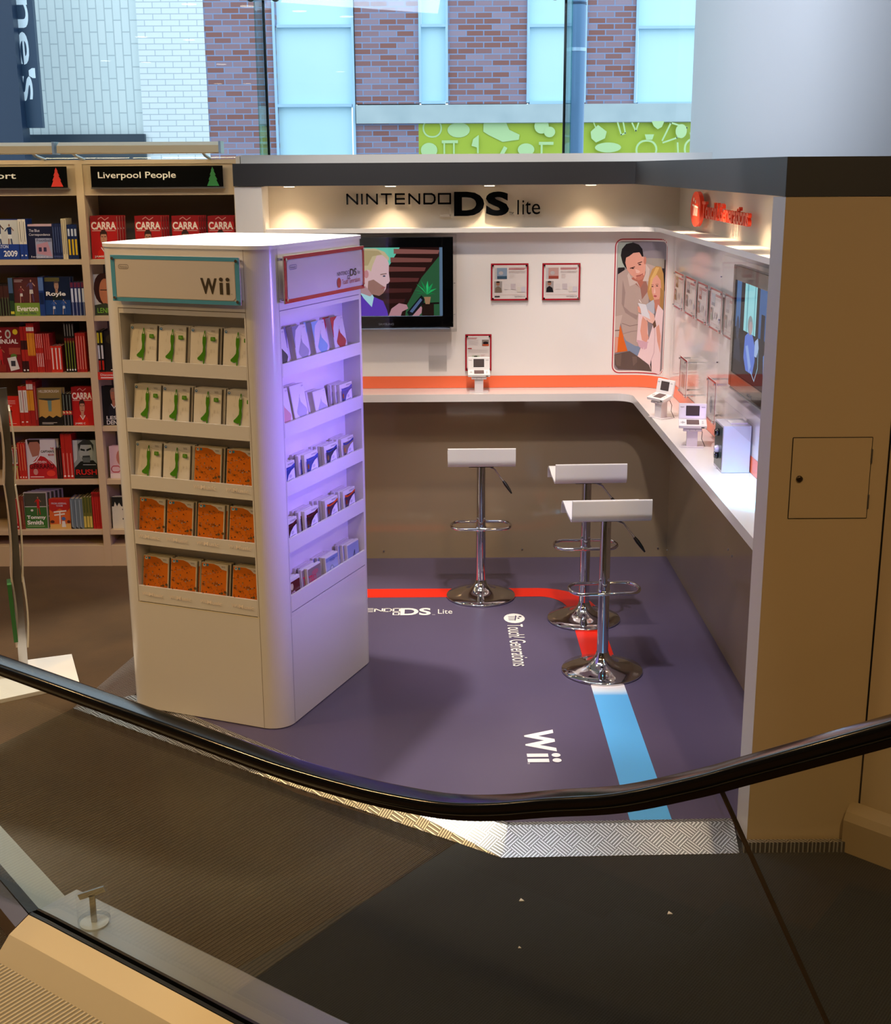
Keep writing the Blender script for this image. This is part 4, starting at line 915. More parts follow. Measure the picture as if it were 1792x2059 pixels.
info(fb, .291, .515, 1.626, 1.845, infoart('8fa3b8', '3f5a70', '7a6a5c')+[('R', .10, .875, .24, .905, '2a2426')], 'square red framed info panel with blue picture, left of the back wall pair', 'red framed panels on the back wall')
info(fb, .598, .825, 1.626, 1.845, infoart('c8a098', 'a04a3c', '1e1c20'), 'square red framed info panel with orange picture, beside the couple poster', 'red framed panels on the back wall')
info(fb, .137, .296, 1.203, 1.425, lines(.10, .45, .10, 2, 'b8303c', .025, .012)+lines(.12, .50, .16, 6, 'c2b4b4', .025)+[('R', .64, .15, .90, .32, '8a8078'), ('E', .78, .24, .10, .04, '2c2024'), ('R', .66, .27, .90, .32, 'c05838'), ('R', .10, .375, .25, .40, 'b01a2c')]+lines(.12, .85, .42, 4, 'c2b4b4', .025)+[('R', .27, .58, .54, .76, 'b0c0a4'), ('E', .40, .64, .08, .05, 'd8bc88'), ('E', .40, .605, .07, .02, '3a342c')]+lines(.6, .75, .56, 2, 'c05050', .03)+lines(.62, .78, .66, 3, 'e0b8b0', .03),
     'tall red framed info panel on the wall behind the handheld console', 'red framed panels on the back wall')
wr = [(-7.43, -7.152), (-7.085, -6.80), (-6.742, -6.496), (-6.424, -6.148), (-6.082, -5.86)]
cc = ('tan', 'brown', 'red', 'grey', 'white'); pos = ('innermost', 'second from the corner', 'middle', 'fourth from the corner', 'nearest the right television')
for i, (a, b) in enumerate(wr):
    info(frr, a, b, 1.622, 1.822, infoart(('a88c70', 'a8a4a8', 'c08c88', 'b8c4cc', 'c8c4c4')[i], ('6a5240', '5a4c48', '8a3a3c', '8c9098', 'a09ca0')[i], ('8a6a4c', '6a4a3a', 'a06a60', '8a9480', '8a8480')[i]), 'red framed info panel on the right wall, %s in the row' % pos[i], 'row of red framed panels on the right wall', thick=.02)
info(frr, -6.99, -6.79, 1.20, 1.40, lines(.2, .8, .2, 3, 'c0b2b0')+[('R', .3, .4, .7, .8, 'b8a8a0')], 'low red edged info panel on the right wall behind the corner console', 'low panels on the right wall', thick=.05)
info(frr, -6.24, -6.05, 1.20, 1.405, lines(.2, .8, .2, 2, 'c0b2b0')+[('E', .5, .6, .15, .2, '9aa0a8')], 'low red edged info panel on the right wall beside the steel demo box', 'low panels on the right wall', thick=.05)
# leaflet holder on the back wall
lh = thing('leaflet_holder', (-.01, YP-.02, 1.22), 'empty clear acrylic leaflet holder fixed under the back television', 'leaflet holder')
MB().box(-.085, .025, YP-.006, YP-.002, 1.20, 1.375, M_acryl).build('back_sheet', lh); MB().box(-.085, .025, YP-.035, YP-.032, 1.20, 1.30, M_acryl).build('front_pocket', lh)

# curved poster of a couple in the corner
class Curve:
    def __init__(s, x0, w, z1, h, px0, px1, py0, py1):
        s.x0, s.w, s.z1, s.h = x0, w, z1, h; s.px0, s.px1, s.py0, s.py1 = px0, px1, py0, py1
        s.cuts = [px0+(px1-px0)*i/24 for i in range(1, 24)]; s.n = Vector((0, -1, 0))
    def __call__(s, x, y, off):
        l = (x-s.px0)/(s.px1-s.px0)*s.w; z = s.z1-(y-s.py0)/(s.py1-s.py0)*s.h
        fx_ = (XP-FR_)-s.x0
        if l <= fx_: return Vector((s.x0+l, YP-off, z))
        a = (l-fx_)/FR_; r = FR_-off
        return Vector((XP-FR_+r*math.sin(a), YP-FR_+r*math.cos(a), z))
cv = Curve(1.030, .335, 1.985, .805, 78, 905, 45, 1965)
SK, SK2, SK3 = 'd99a86', 'c07a66', 'e2b3a4'
pa = [('R', 78, 45, 905, 1965, 'e9dcd4'), ('RO', 78, 45, 905, 1965, 110, 16, 'b4202e'), ('RR', 112, 82, 882, 1925, 70, '8b7d80'), ('R', 120, 90, 330, 460, 'a8b0a4'), ('P', [(330, 90), (800, 90), (876, 150), (876, 500), (540, 320)], '857b80'), ('R', 540, 315, 850, 450, '9a8f84'), ('R', 845, 330, 878, 620, '4a3a34'),
   ('P', [(130, 450), (230, 445), (230, 520), (130, 545)], '241c1e'), ('P', [(810, 450), (878, 450), (878, 780), (840, 700)], '2a1e22'),
   ('P', [(112, 1260), (180, 1240), (310, 1640), (120, 1665)], 'd8661a'), ('P', [(240, 1440), (500, 1560), (470, 1720), (310, 1640)], '7d8ba4'),
   ('P', [(130, 545), (250, 470), (360, 430), (560, 395), (690, 430), (600, 800), (600, 950), (520, 1300), (500, 1580), (420, 1565), (280, 1490), (240, 1420), (200, 1250), (115, 1150)], 'b39c92'),
   ('P', [(205, 620), (250, 800), (235, 1000), (330, 1080), (450, 1130), (440, 1200), (260, 1090), (200, 960)], '9c857e'), ('L', [(215, 1240), (330, 1280), (450, 1260)], 10, '8c756e'), ('L', [(240, 1390), (350, 1360), (440, 1350)], 10, '9c857e'), ('P', [(112, 1140), (215, 1120), (180, 1300), (170, 1440), (112, 1440)], 'c4aea4'), ('L', [(115, 1345), (175, 1340)], 12, '5a4844'),
   ('P', [(112, 1440), (165, 1445), (155, 1650), (120, 1665)], SK), ('P', [(340, 640), (430, 640), (520, 560), (600, 760), (500, 900), (470, 740)], '9a6a5e'), ('P', [(330, 600), (430, 680), (470, 745), (520, 640), (540, 500), (400, 560)], 'b06a58'),
   ('P', [(290, 520), (345, 620), (420, 650), (470, 740), (410, 670), (310, 715), (270, 560)], 'c8b4aa'), ('P', [(540, 400), (600, 470), (590, 640), (500, 640), (545, 520)], 'c8b4aa'),
   ('P', [(235, 300), (300, 250), (430, 230), (490, 290), (535, 330), (538, 460), (525, 560), (490, 615), (440, 630), (390, 610), (310, 540), (260, 470), (225, 380)], SK), ('P', [(400, 560), (480, 540), (525, 560), (490, 615), (440, 632), (395, 610)], SK2), ('E', 525, 350, 20, 55, SK2),
   ('P', [(165, 280), (180, 190), (240, 120), (340, 100), (430, 130), (480, 190), (500, 290), (480, 300), (440, 235), (350, 245), (290, 290), (245, 310), (235, 380), (262, 470), (230, 440), (195, 380)], '1c1618'),
   ('L', [(310, 460), (375, 440)], 12, '4a2c28'), ('L', [(420, 390), (480, 370)], 12, '4a2c28'), ('E', 350, 462, 20, 7, '2a1a18'), ('E', 450, 408, 22, 8, '2a1a18'), ('P', [(385, 470), (440, 490), (460, 510), (430, 530), (400, 525)], SK3), ('L', [(400, 570), (460, 562), (500, 535)], 9, '9a4a48'),
   ('P', [(640, 470), (700, 425), (790, 430), (840, 520), (865, 700), (862, 1000), (835, 1090), (800, 1105), (790, 900), (700, 960), (610, 900), (578, 800), (590, 600)], 'b98a4e'), ('P', [(700, 440), (760, 440), (700, 560), (640, 700), (600, 780), (610, 620)], 'd4a866'),
   ('P', [(660, 600), (720, 545), (790, 620), (810, 760), (780, 880), (730, 925), (690, 900), (650, 800), (635, 700)], SK), ('E', 655, 712, 18, 7, '3a2420'), ('E', 730, 700, 20, 7, '3a2420'), ('L', [(635, 690), (670, 688)], 7, '7a4a34'), ('L', [(705, 680), (750, 676)], 7, '7a4a34'), ('P', [(690, 720), (710, 790), (700, 810), (675, 805)], SK3), ('E', 705, 845, 28, 12, 'b04a50'),
   ('P', [(690, 900), (790, 880), (800, 1000), (740, 1100), (700, 1000)], SK2), ('P', [(800, 1100), (790, 720), (850, 760), (860, 1000), (835, 1090)], 'a87a44'),
   ('P', [(455, 1100), (560, 1130), (600, 1250), (620, 1480), (700, 1200), (760, 960), (870, 1040), (850, 1500), (845, 1960), (700, 1940), (640, 1830), (460, 1720), (510, 1580), (440, 1500), (450, 1300)], 'e6c8c8'),
   ('P', [(440, 1480), (620, 1500), (600, 1600), (550, 1620), (480, 1580)], 'd0a4b0'), ('L', [(710, 1230), (725, 1400), (720, 1650), (660, 1800)], 8, 'c09aa0'), ('P', [(520, 1140), (600, 1220), (600, 1380), (625, 1440), (590, 1510), (520, 1480), (490, 1350), (505, 1200)], SK), ('P', [(740, 1290), (790, 1240), (835, 1400), (835, 1650), (770, 1480)], SK),
   ('P', [(660, 1830), (680, 1760), (690, 1930)], '3a3030'), ('P', [(435, 1000), (480, 1000), (500, 1100), (450, 1080)], SK), ('P', [(440, 950), (560, 970), (640, 1150), (640, 1200), (500, 1120), (485, 1040)], 'd8d4d8'), ('P', [(565, 970), (680, 895), (700, 950), (705, 1090), (640, 1140), (590, 1060)], 'b4b4bc'),
   ('P', [(520, 1130), (640, 1180), (620, 1110), (590, 1040), (700, 1110), (715, 1190), (680, 1240), (610, 1215)], SK3), ('L', [(460, 905), (490, 945)], 8, 'f0e8e4'), ('P', [(680, 1240), (720, 1180), (745, 1270), (700, 1305)], '6a4a3a'),
   ('P', [(112, 1690), (340, 1640), (500, 1740), (640, 1840), (690, 1925), (180, 1900), (125, 1840)], '5e4c44'), ('P', [(112, 1700), (220, 1680), (210, 1860), (150, 1850)], '6e5a50'), ('P', [(380, 1720), (450, 1720), (460, 1800), (400, 1860)], '6e5a50')]
pm = MB(); draw(pm, cv, pa, off=.001, step=.00006, mk=lambda c: mat(c, .3))
tag(pm.build('wall_poster'), 'tall red outlined poster of a couple with a handheld, curved into the booth corner', 'poster')

# ---- handheld consoles on white stands
def ds_console():
    o = D.objects.new('handheld_console', None); COL.objects.link(o)
    Mw = mat('f1edea', .22, name='console_white')
    # built with the hinge at the origin, user on -y
    b = MB(); b.box(-.066, .066, -.072, 0, -.014, 0, Mw); draw(b, Fr((-.066, 0, 0), (1, 0, 0), (0, 1, 0)), [('R', .037, .012, .096, .058, '5c4a48'), ('R', .040, .015, .093, .055, '6e5856'), ('L', [(.010, .038), (.028, .038)], .006, 'b8b4b4'), ('L', [(.019, .029), (.019, .047)], .006, 'b8b4b4'), ('E', .113, .030, .004, .004, 'b8b4b4'), ('E', .113, .046, .004, .004, 'b8b4b4')], step=.0002)
    b.box(.04, .055, -.0725, -.071, -.012, -.006, M_dark); b.build('lower_body', o, bevel=.003)
    T = Matrix.Rotation(R(0), 4, 'X')
    u = MB(); an = R(62); T = Matrix.Rotation(an-R(0), 4, 'X')
    u.box(-.066, .066, .0, .074, -.006, .006, Mw, T)
    f = Fr(T @ Vector((-.066, .074, .006)), (1, 0, 0), T @ Vector((0, 1, 0)) - T @ Vector((0, 0, 0)))
    draw(u, f, [('R', .034, .012, .098, .060, '2a2626'), ('R', .037, .015, .095, .057, '4a3c3a'), ('L', [(.008, .018), (.024, .018)], .003, 'b8b4b4'), ('L', [(.108, .018), (.124, .018)], .003, 'b8b4b4')], step=.0002)
    u.build('upper_screen', o, bevel=.003)
    h = MB().tube([(-.064, 0, 0), (.064, 0, 0)], .006, Mw, 12); h.build('hinge', o); return o
cons = ds_console(); 
def stand_proto():
    o = D.objects.new('console_stand', None); COL.objects.link(o); Mw = mat('dcd4d4', .35, name='stand_white')
    MB().box(-.026, .026, -.022, .022, 0, .088, Mw).build('post', o, bevel=.002)
    b = MB(); T = Matrix.Translation((0, 0, .088)) @ Matrix.Rotation(R(18), 4, 'X'); b.box(-.045, .045, -.035, .03, 0, .012, Mw, T); b.build('cradle', o, bevel=.003)
    MB().box(-.055, .055, -.04, .04, 0, .003, Mw).build('foot_plate', o)
    for x in (-.014, .014): MB().tube([(x, -.034, .086), (x, -.037, .085)], .003, M_steel, 8).build('screw', o)
    return o
stn = stand_proto()
for i, (x, y, a, w) in enumerate(((.217, 7.665, 0, 'under the tall red framed panel at the back'), (1.170, 6.80, -58, 'turned sideways in the counter corner'), (1.198, 6.065, -8, 'facing the camera beside the steel demo box'))):
    s_ = stn if i == 0 else copy_tree(stn); s_.location = (x, y, CZ+.0005); s_.rotation_euler = (0, 0, R(a)); tag(s_, 'white console stand '+w, 'stand', 'console stands on the counter')
    c_ = cons if i == 0 else copy_tree(cons); r_ = Matrix.Rotation(R(a), 4, 'Z'); p = Vector((x, y, CZ+.1165))+r_ @ Vector((0, .022, .014))
    c_.location = p; c_.rotation_euler = (R(18), 0, R(a)); tag(c_, 'open white handheld game console '+w, 'handheld console', 'handheld consoles on the counter')
for i, (x, y) in enumerate(((1.215, 6.78), (1.235, 6.05))):
    tag(MB().tube([(x-.005, y, CZ+.10), (x+.01, y+.006, CZ+.07), (x+.006, y-.004, CZ+.04), (x+.022, y-.012, CZ+.004)], .0015, M_dark, 6).build('security_cable'), 'thin dark cable curling down from the %s console stand' % ('corner', 'nearest')[i], 'cable')
# steel demo box
db = thing('demo_box', (1.31, 5.57, CZ), 'brushed steel demo box with black controller sockets, standing on the right counter', 'demo box')
Mst = mat('cfccd6', .38, .25, name='satin_steel'); MB().box(1.222, 1.345, 5.495, 5.665, CZ+.001, 1.305, Mst).build('housing', db, bevel=.003)
MB().box(1.2205, 1.2218, 5.505, 5.655, CZ+.012, 1.295, mat('4c5a54', .3, .4)).build('socket_plate', db)
for z, c in ((1.262, M_blkgl), (1.187, Mst), (1.160, M_blkgl)):
    k = MB().lathe([(.016, 0), (.018, .006), (.014, .018)], c, (0, 0, 0), 16); k.v = [Vector((1.2205-v.z, 5.575+v.x*.9, z+v.y)) for v in k.v]; k.build('socket', db)
MB().box(1.26, 1.335, 5.53, 5.60, 1.3055, 1.312, mat('e8e4e4', .2)).build('disc_slot', db)
ac = thing('acrylic_cabinet', (1.30, 5.5, 1.31), 'clear acrylic cover leaning over the steel demo box', 'cover')
MB().box(1.25, 1.345, 5.05, 5.95, 1.392, 1.396, M_acryl).build('top_sheet', ac); MB().box(1.25, 1.254, 5.05, 5.95, 1.312, 1.391, M_acryl).build('front_sheet', ac)
gc = thing('white_controller', (1.31, 5.85, CZ), 'small white motion controller standing behind the steel demo box', 'controller')
MB().box(1.295, 1.325, 5.80, 5.83, CZ+.001, CZ+.15, mat('f0eef0', .3)).build('body', gc, bevel=.006); MB().box(1.285, 1.335, 5.79, 5.85, CZ, CZ+.01, mat('f0eef0', .3)).build('dock', gc)

# ================================================================== BOOK SHELVES
YB = 7.885
SX = [(-3.05, -2.175), (-2.130, -1.237)]
SZ = [1.875, 1.535, 1.186, .849, .507, .177]
for bi, (a, b) in enumerate(SX):
    bs = thing('bookcase', ((a+b)/2, 8.1, ZG), ('pale wood bookcase bay at the far left, under a black sign with a red tree' if bi == 0 else 'pale wood bookcase bay behind the kiosk, under a black sign with a green tree'), 'bookcase', 'bookcase bays along the window')
    MB().box(a-.0225, a, YB, 8.22, ZG, 2.455, M_shelf).build('side_panel', bs); MB().box(b, b+.0225, YB, 8.22, ZG, 2.455, M_shelf).build('side_panel', bs)
    MB().box(a, b, 8.20, 8.22, ZG, 2.455, M_shelfb).build('back_panel', bs)
    for z in SZ: MB().box(a+.001, b-.001, YB+.008, 8.199, z-.030, z, M_shelf).build('shelf', bs)
    MB().box(a, b, YB+.015, YB+.035, 2.25, 2.455, M_shelf).build('header_board', bs)
    MB().box(a, b, YB+.003, 8.19, ZG, .074, M_shelf).build('plinth', bs)
    MB().box(a, b, YB+.0, 8.19, 2.43, 2.455, M_shelf).build('top_board', bs)
MB_ = MB().box(-1.2145, -1.190, YB-.02, 8.2, ZG, 2.47, mat('d6cdc0', .5)); MB_.build('end_panel', bs)
# header signs
def hsign(x0, x1, label, txt, tx, tree, tcol):
    o = thing('category_sign', ((x0+x1)/2, YB-.03, 2.29), label, 'sign', 'black signs on the bookcases'); b = MB(); b.box(x0, x1, YB-.035, YB-.028, 2.298, 2.418, mat('0c0d0d', .12))
    f = Fr((0, YB-.035, 0), (1, 0, 0)); draw(b, f, [('T', txt, tx[0], -2.385, tx[1], -2.338, 'e6e2da', .01)], mk=lambda c: mat(c, .4)); b.build('sign_board', o)
    t = MB(); t_h = [(tree, -2.412), (tree+.010, -2.39), (tree+.006, -2.39), (tree+.018, -2.365), (tree+.012, -2.365), (tree+.026, -2.338), (tree+.020, -2.338), (tree+.036, -2.302), (tree-.036, -2.302), (tree-.020, -2.338), (tree-.026, -2.338), (tree-.012, -2.365), (tree-.018, -2.365), (tree-.006, -2.39), (tree-.010, -2.39)]
    draw(t, f, [('P', t_h, tcol)], off=.0012); t.build('tree_sticker', o)
    MB().box(x0-.005, x1+.005, YB-.030, YB+.014, 2.288, 2.297, M_steel).build('sign_rail', o)
hsign(-2.95, -2.213, 'black category sign with a red paper tree at its right end', 'Sport', (-2.715, -2.515), -2.275, 'd02a1a')
hsign(-2.072, -1.292, 'long black category sign with a green paper tree', 'Liverpool People', (-2.030, -1.570), -1.352, '1f7a3a')
# lamp bars above the cases
for i, (a, b) in enumerate(((-3.1, -2.205), (-2.180, -1.262))):
    o = thing('shelf_light_bar', ((a+b)/2, 7.62, 2.5), ('left' if i == 0 else 'right')+' cream light bar reaching out on arms over the bookcases', 'shelf light', 'light bars over the bookcases')
    fr_ = [(Vector((a, 7.62, 2.505)), Vector((0, 1, 0)), ez), (Vector((b, 7.62, 2.505)), Vector((0, 1, 0)), ez)]
    MB().sweep([(-.055, -.015), (-.05, .025), (.0, .045), (.045, .045), (.055, .0), (.05, -.02)], fr_, mat('d9c9a0', .35, name='cream_lamp_housing')).build('housing', o)
    MB().box(b-.001, b+.012, 7.565, 7.68, 2.484, 2.552, mat('a9c4dc', .3, .2)).build('end_cap', o)
    for x in ((a+.75, ) if i == 0 else (a+.06, b-.11)):
        MB().tube([(x, 7.64, 2.50), (x, 7.74, 2.475), (x, 7.90, 2.458)], .009, mat('b9c4c6', .3, .5), 8).build('arm', o)
    lamp('shelf_light', 'AREA', ((a+b)/2, 7.62, 2.49), 4.5, (1, .78, .46), aim=((a+b)/2, 8.02, 1.2), size=.85, sy_=.06)

def book(w, d, h, coverc, art, spine_out, bind=None, name='book'):
    """front face at y=0 looking to -y, x centred, z up"""
    c = MB(); t = .0022; m = mat(coverc, .35)
    if spine_out:
        c.box(-w/2, -w/2+t, 0, d, 0, h, m); c.box(w/2-t, w/2, 0, d, 0, h, m); c.box(-w/2+t, w/2-t, 0, t, 0, h, m)
        p = (-w/2+t, w/2-t, t, d-.004)
    else:
        c.box(-w/2, w/2, 0, t, 0, h, m); c.box(-w/2, w/2, d-t, d, 0, h, m); c.box(-w/2, -w/2+t, t, d-t, 0, h, m)
        p = (-w/2+t, w/2-.003, t, d-t)
    draw(c, Fr((-w/2, 0, h), (1, 0, 0), sx=w, sy=h), art, off=.0002, step=.0002, mk=lambda c_: mat(c_, .3))
    o = c.build(name); g = MB().box(p[0], p[1], p[2], p[3], .002, h-.004, M_pages).build('pages'); g.parent = o
    return o
PXM = 3.05e-3
def bx(px, z, Y=YB+.03): return onY(px, 700, Y).x  # unused helper kept simple
ROWN = ('top', 'second', 'third', 'fourth', 'fifth', 'bottom')
PYB = (522, 636, 750, 861, 965, 1066)
NUM = ('first', 'second', 'third', 'fourth', 'fifth', 'sixth')
def shelf_pt(row, px, Y): 
    p = onY(px, PYB[row]-3, Y); return Vector((p.x, Y, SZ[row]+.0005))
def cover(row, x0, x1, ytop, col, art, desc, th=.025, copies=0, bay=0, Y=YB+.045, cx=None, off=(.012, 0)):
    a = onY(x0, PYB[row], Y).x; b = onY(x1, PYB[row], Y).x; w = b-a; h = onY((x0+x1)/2, ytop, Y).z-SZ[row]
    o = book(w, th, h, col, art, False)
    bn_ = 'left' if bay == 0 else 'right'
    o.location = ((a+b)/2, Y, SZ[row]+.0005); o.rotation_euler = (R(-3), 0, 0)
    tag(o, '%s, facing out, %s shelf, %s bay' % (desc, ROWN[row], bn_), 'book', 'books on the %s shelf of the %s bay' % (ROWN[row], bn_))
    for k in range(copies):
        c = copy_tree(o); c.location = (o.location.x+off[0]*(k+1), Y+(th+.003)*(k+1), SZ[row]+.0005)
        c['label'] = '%s, %s copy behind the front, %s shelf, %s bay' % (desc.split(' with ')[0], NUM[k], ROWN[row], bn_)
    return o
def spines(row, x0, x1, ytop, n, col, art, desc, bay=0, Y=YB+.04, d=.13, lean=0):
    a = onY(x0, PYB[row], Y).x; b = onY(x1, PYB[row], Y).x; w = (b-a)/n; h = onY((x0+x1)/2, ytop, Y).z-SZ[row]; bn_ = 'left' if bay == 0 else 'right'
    o = book(w-.0006, d, h, col, art, True)
    for k in range(n):
        c = o if k == 0 else copy_tree(o); c.location = (a+w*(k+.5), Y+.002*(k % 2), SZ[row]+.0005)
        tag(c, '%s spine, %s of %d, %s shelf, %s bay' % (desc, NUM[k], n, ROWN[row], bn_) if n > 1 else '%s spine, %s shelf, %s bay' % (desc, ROWN[row], bn_), 'book', 'books on the %s shelf of the %s bay' % (ROWN[row], bn_))
def man(cx, top, s, skin, hair, shirt, collar=None):
    """head and shoulders, cover coordinates"""
    sh = [('P', [(cx-.34*s, 1.0), (cx-.30*s, top+.62*s), (cx-.10*s, top+.50*s), (cx+.10*s, top+.50*s), (cx+.30*s, top+.60*s), (cx+.36*s, 1.0)], shirt), ('P', [(cx-.08*s, top+.36*s), (cx+.08*s, top+.36*s), (cx+.09*s, top+.54*s), (cx, top+.60*s), (cx-.09*s, top+.54*s)], skin)]
    if collar: sh.append(('L', [(cx-.14*s, top+.51*s), (cx, top+.64*s), (cx+.14*s, top+.51*s)], .03*s, collar))
    sh += [('E', cx, top+.24*s, .155*s, .20*s, skin), ('P', [(cx-.16*s, top+.22*s), (cx-.165*s, top+.08*s), (cx-.08*s, top), (cx+.07*s, top-.01*s), (cx+.165*s, top+.08*s), (cx+.16*s, top+.22*s), (cx+.12*s, top+.12*s), (cx-.11*s, top+.12*s)], hair),
           ('L', [(cx-.11*s, top+.19*s), (cx-.03*s, top+.195*s)], .02*s, hair), ('L', [(cx+.03*s, top+.195*s), (cx+.11*s, top+.19*s)], .02*s, hair), ('L', [(cx-.06*s, top+.35*s), (cx+.06*s, top+.35*s)], .02*s, '8a3f38'), ('L', [(cx, top+.22*s), (cx+.015*s, top+.29*s)], .02*s, 'a86a50')]
    return sh
def player(cx, top, s, skin, shirt, shorts):
    return [('E', cx, top+.05*s, .045*s, .055*s, skin), ('P', [(cx-.13*s, top+.14*s), (cx+.12*s, top+.11*s), (cx+.10*s, top+.42*s), (cx-.09*s, top+.42*s)], shirt), ('L', [(cx-.12*s, top+.16*s), (cx-.26*s, top+.28*s)], .045*s, shirt), ('L', [(cx+.11*s, top+.15*s), (cx+.24*s, top+.26*s)], .045*s, skin),
            ('P', [(cx-.10*s, top+.42*s), (cx+.11*s, top+.42*s), (cx+.13*s, top+.60*s), (cx-.12*s, top+.60*s)], shorts), ('L', [(cx-.07*s, top+.60*s), (cx-.10*s, top+.95*s)], .06*s, skin), ('L', [(cx+.07*s, top+.60*s), (cx+.13*s, top+.92*s)], .06*s, shirt)]
T_ = lambda t, x0, y0, x1, y1, c, b=.01: ('T', t, x0, y0, x1, y1, c, b)
# row 1
cover(0, -14, 41, 441, '22367c', [('R', 0, .02, 1, .62, 'c8cac4')]+player(.28, .05, .75, '5a4034', '16305c', 'd8dcd8')+player(.68, .12, .62, '8a6452', '16305c', 'd8dcd8')+[('R', 0, .62, 1, 1, '22408c'), T_('EVERTON', .05, .64, .60, .72, 'e8ecee'), T_('2009', .42, .78, .92, .93, 'eef0f0', .02)], 'blue football annual with two players, year 2009', .03, 1)
spines(0, 42, 57, 441, 2, '22408c', [('R', 0, 0, 1, .62, 'ddd8c8'), ('L', [(.5, .12), (.5, .5)], .2, '8a8678'), ('E', .5, .90, .25, .02, 'eeeeee')], 'white over blue annual')
cover(0, 59, 108, 451, '1b2140', [('R', .02, .02, .98, .98, '1a1f3c'), ('R', .02, .0, 1, .06, 'c8a8b0'), T_('The Blue', .06, .14, .50, .22, 'e0dce4', 0), T_('Correspondence', .06, .26, .92, .35, 'e0dce4', 0), ('R', .30, .40, .98, .97, '9aa0b8'), ('P', [(.34, .58), (.80, .50), (.96, .92), (.34, .84)], 'b88a98'), ('R', .42, .66, .54, .78, '3a3450'), ('R', .62, .66, .74, .78, '3a3450'), T_('Football', .36, .42, .95, .50, '3a3a58', 0), T_('letters', .10, .90, .80, .95, 'd8d4dc', 0)], 'dark blue paperback with a pink picture panel', .02, 2)
spines(0, 109, 128, 450, 4, '1d2a50', [('L', [(.5, .15), (.5, .75)], .2, '5a6a90'), ('R', 0, .9, 1, .95, '44507a')], 'navy blue hardback')
spines(0, 128, 138, 440, 2, 'd4c6a0', [('L', [(.5, .1), (.5, .8)], .25, '8a8068')], 'cream paperback')
spines(0, 139, 159, 452, 3, '162a54', [('R', .2, .12, .8, .33, 'c8d0d8'), ('R', .2, .42, .8, .88, 'd8b428')], 'navy paperback with yellow and white lettering')
# row 2
spines(1, -6, 22, 572, 5, '2a211e', [('R', 0, .05, 1, .45, '4a2c26'), ('L', [(.5, .5), (.5, .9)], .3, '5a6a48')], 'dark brown paperback')
spines(1, 22, 31, 559, 1, '2f4a2a', [('R', 0, 0, 1, .4, '4a6484'), ('R', 0, .4, 1, .6, '1c2a2c'), ('R', .1, .88, .9, .95, 'd8d040')], 'green and blue paperback')
cover(1, 31, 82, 559, '5c2c2a', [('R', .02, .01, .98, .66, '5a2e2c'), ('L', [(.05, .06), (.38, .06)], .015, 'd8c8c0'), ('L', [(.05, .10), (.33, .10)], .015, 'd8c8c0')]+player(.30, .22, .45, 'c89a80', '7a3438', 'd8d4c8')+player(.70, .05, .62, 'c89a80', '5a4a6a', 'c8c4b8')+[('R', .0, .66, 1, 1, '7a9a3c'), T_('Everton', .10, .74, .92, .88, 'ece8d4', .03), T_('in the 1980s', .20, .90, .85, .97, '3a4a50', .01)], 'maroon and green book with two players running', .02, 1)
spines(1, 82, 92, 557, 1, '23407c', [('R', 0, .02, 1, .35, '5c7cae'), ('R', .1, .4, .9, .7, '162a50')], 'bright blue paperback')
cover(1, 92, 145, 557, '14233c', [('R', .02, .02, .98, .98, '12203a'), ('R', .04, .02, .6, .12, '6a6434')]+man(.48, .10, .55, 'b08a70', '5a4a40', '1c2420')+[('P', [(.02, .6), (.98, .6), (.98, .98), (.02, .98)], '1f4278')]+player(.35, .60, .38, 'b8a090', '3a5c9c', 'd0d8dc')+player(.72, .58, .40, 'b8a090', '3a5c9c', 'd0d8dc')+[T_('Royle', .08, .38, .82, .52, 'f0ece0', .03)], 'navy football biography with a man over players', .02, 1)
spines(1, 145, 174, 568, 4, '1c2c5c', [('R', .1, .0, .9, .15, '6a2a40'), ('R', .2, .18, .8, .6, 'ccd4e0'), ('L', [(.5, .65), (.5, .95)], .25, '8a94b0')], 'navy paperback with slanting white title')
# row 3
cover(2, -18, 46, 659, '7a1a20', [('R', 0, 0, 1, 1, '7c1c20'), T_('LFC', .05, .06, .42, .24, 'ece4d8', .02), ('E', .62, .15, .09, .10, 'b8c4b4'), ('E', .62, .15, .05, .06, '8a2a2a'), ('E', .85, .10, .08, .06, 'd8c02c'), T_('ANNUAL', .10, .26, .92, .36, 'ece4d8', .03)]+player(.35, .42, .5, 'a8684c', 'c0242a', 'b8242a')+[('R', .62, .45, .98, .60, 'a04838'), ('E', .76, .64, .10, .06, '5a7a34'), ('P', [(.55, .68), (.82, .64), (.92, .92), (.64, .97)], 'd8d4cc'), ('R', .66, .74, .80, .86, '3a3a40'), ('R', .02, .82, .5, .98, '8a2c24')], 'dark red football annual crowded with pictures', .02, 1)
spines(2, 47, 60, 657, 2, '3a1618', [('R', 0, 0, 1, .3, 'a82420'), ('R', 0, .5, 1, .75, 'b02c24'), ('E', .5, .95, .3, .02, 'e0e0d8')], 'black and red annual')
spines(2, 60, 75, 650, 4, 'b02420', [('R', 0, .08, 1, .16, 'e0d8cc'), ('R', 0, .2, 1, .66, 'd88a2c'), ('L', [(.5, .7), (.5, .95)], .2, '8a1c1c')], 'tall red paperback with a yellow title')
spines(2, 76, 91, 672, 4, 'b82a22', [('L', [(.5, .05), (.5, .3)], .2, 'e8c8c0'), ('L', [(.5, .6), (.5, .75)], .35, 'e8c8c0')], 'scarlet paperback with white lettering')
spines(2, 92, 105, 672, 3, 'a82422', [('L', [(.5, .05), (.5, .6)], .22, 'd86c60')], 'deep red paperback')
spines(2, 105, 127, 696, 3, 'cc3222', [('E', .5, .10, .32, .035, 'b8b0a8'), ('L', [(.5, .2), (.5, .8)], .3, 'f0dcd4')], 'short bright red paperback with a round badge')
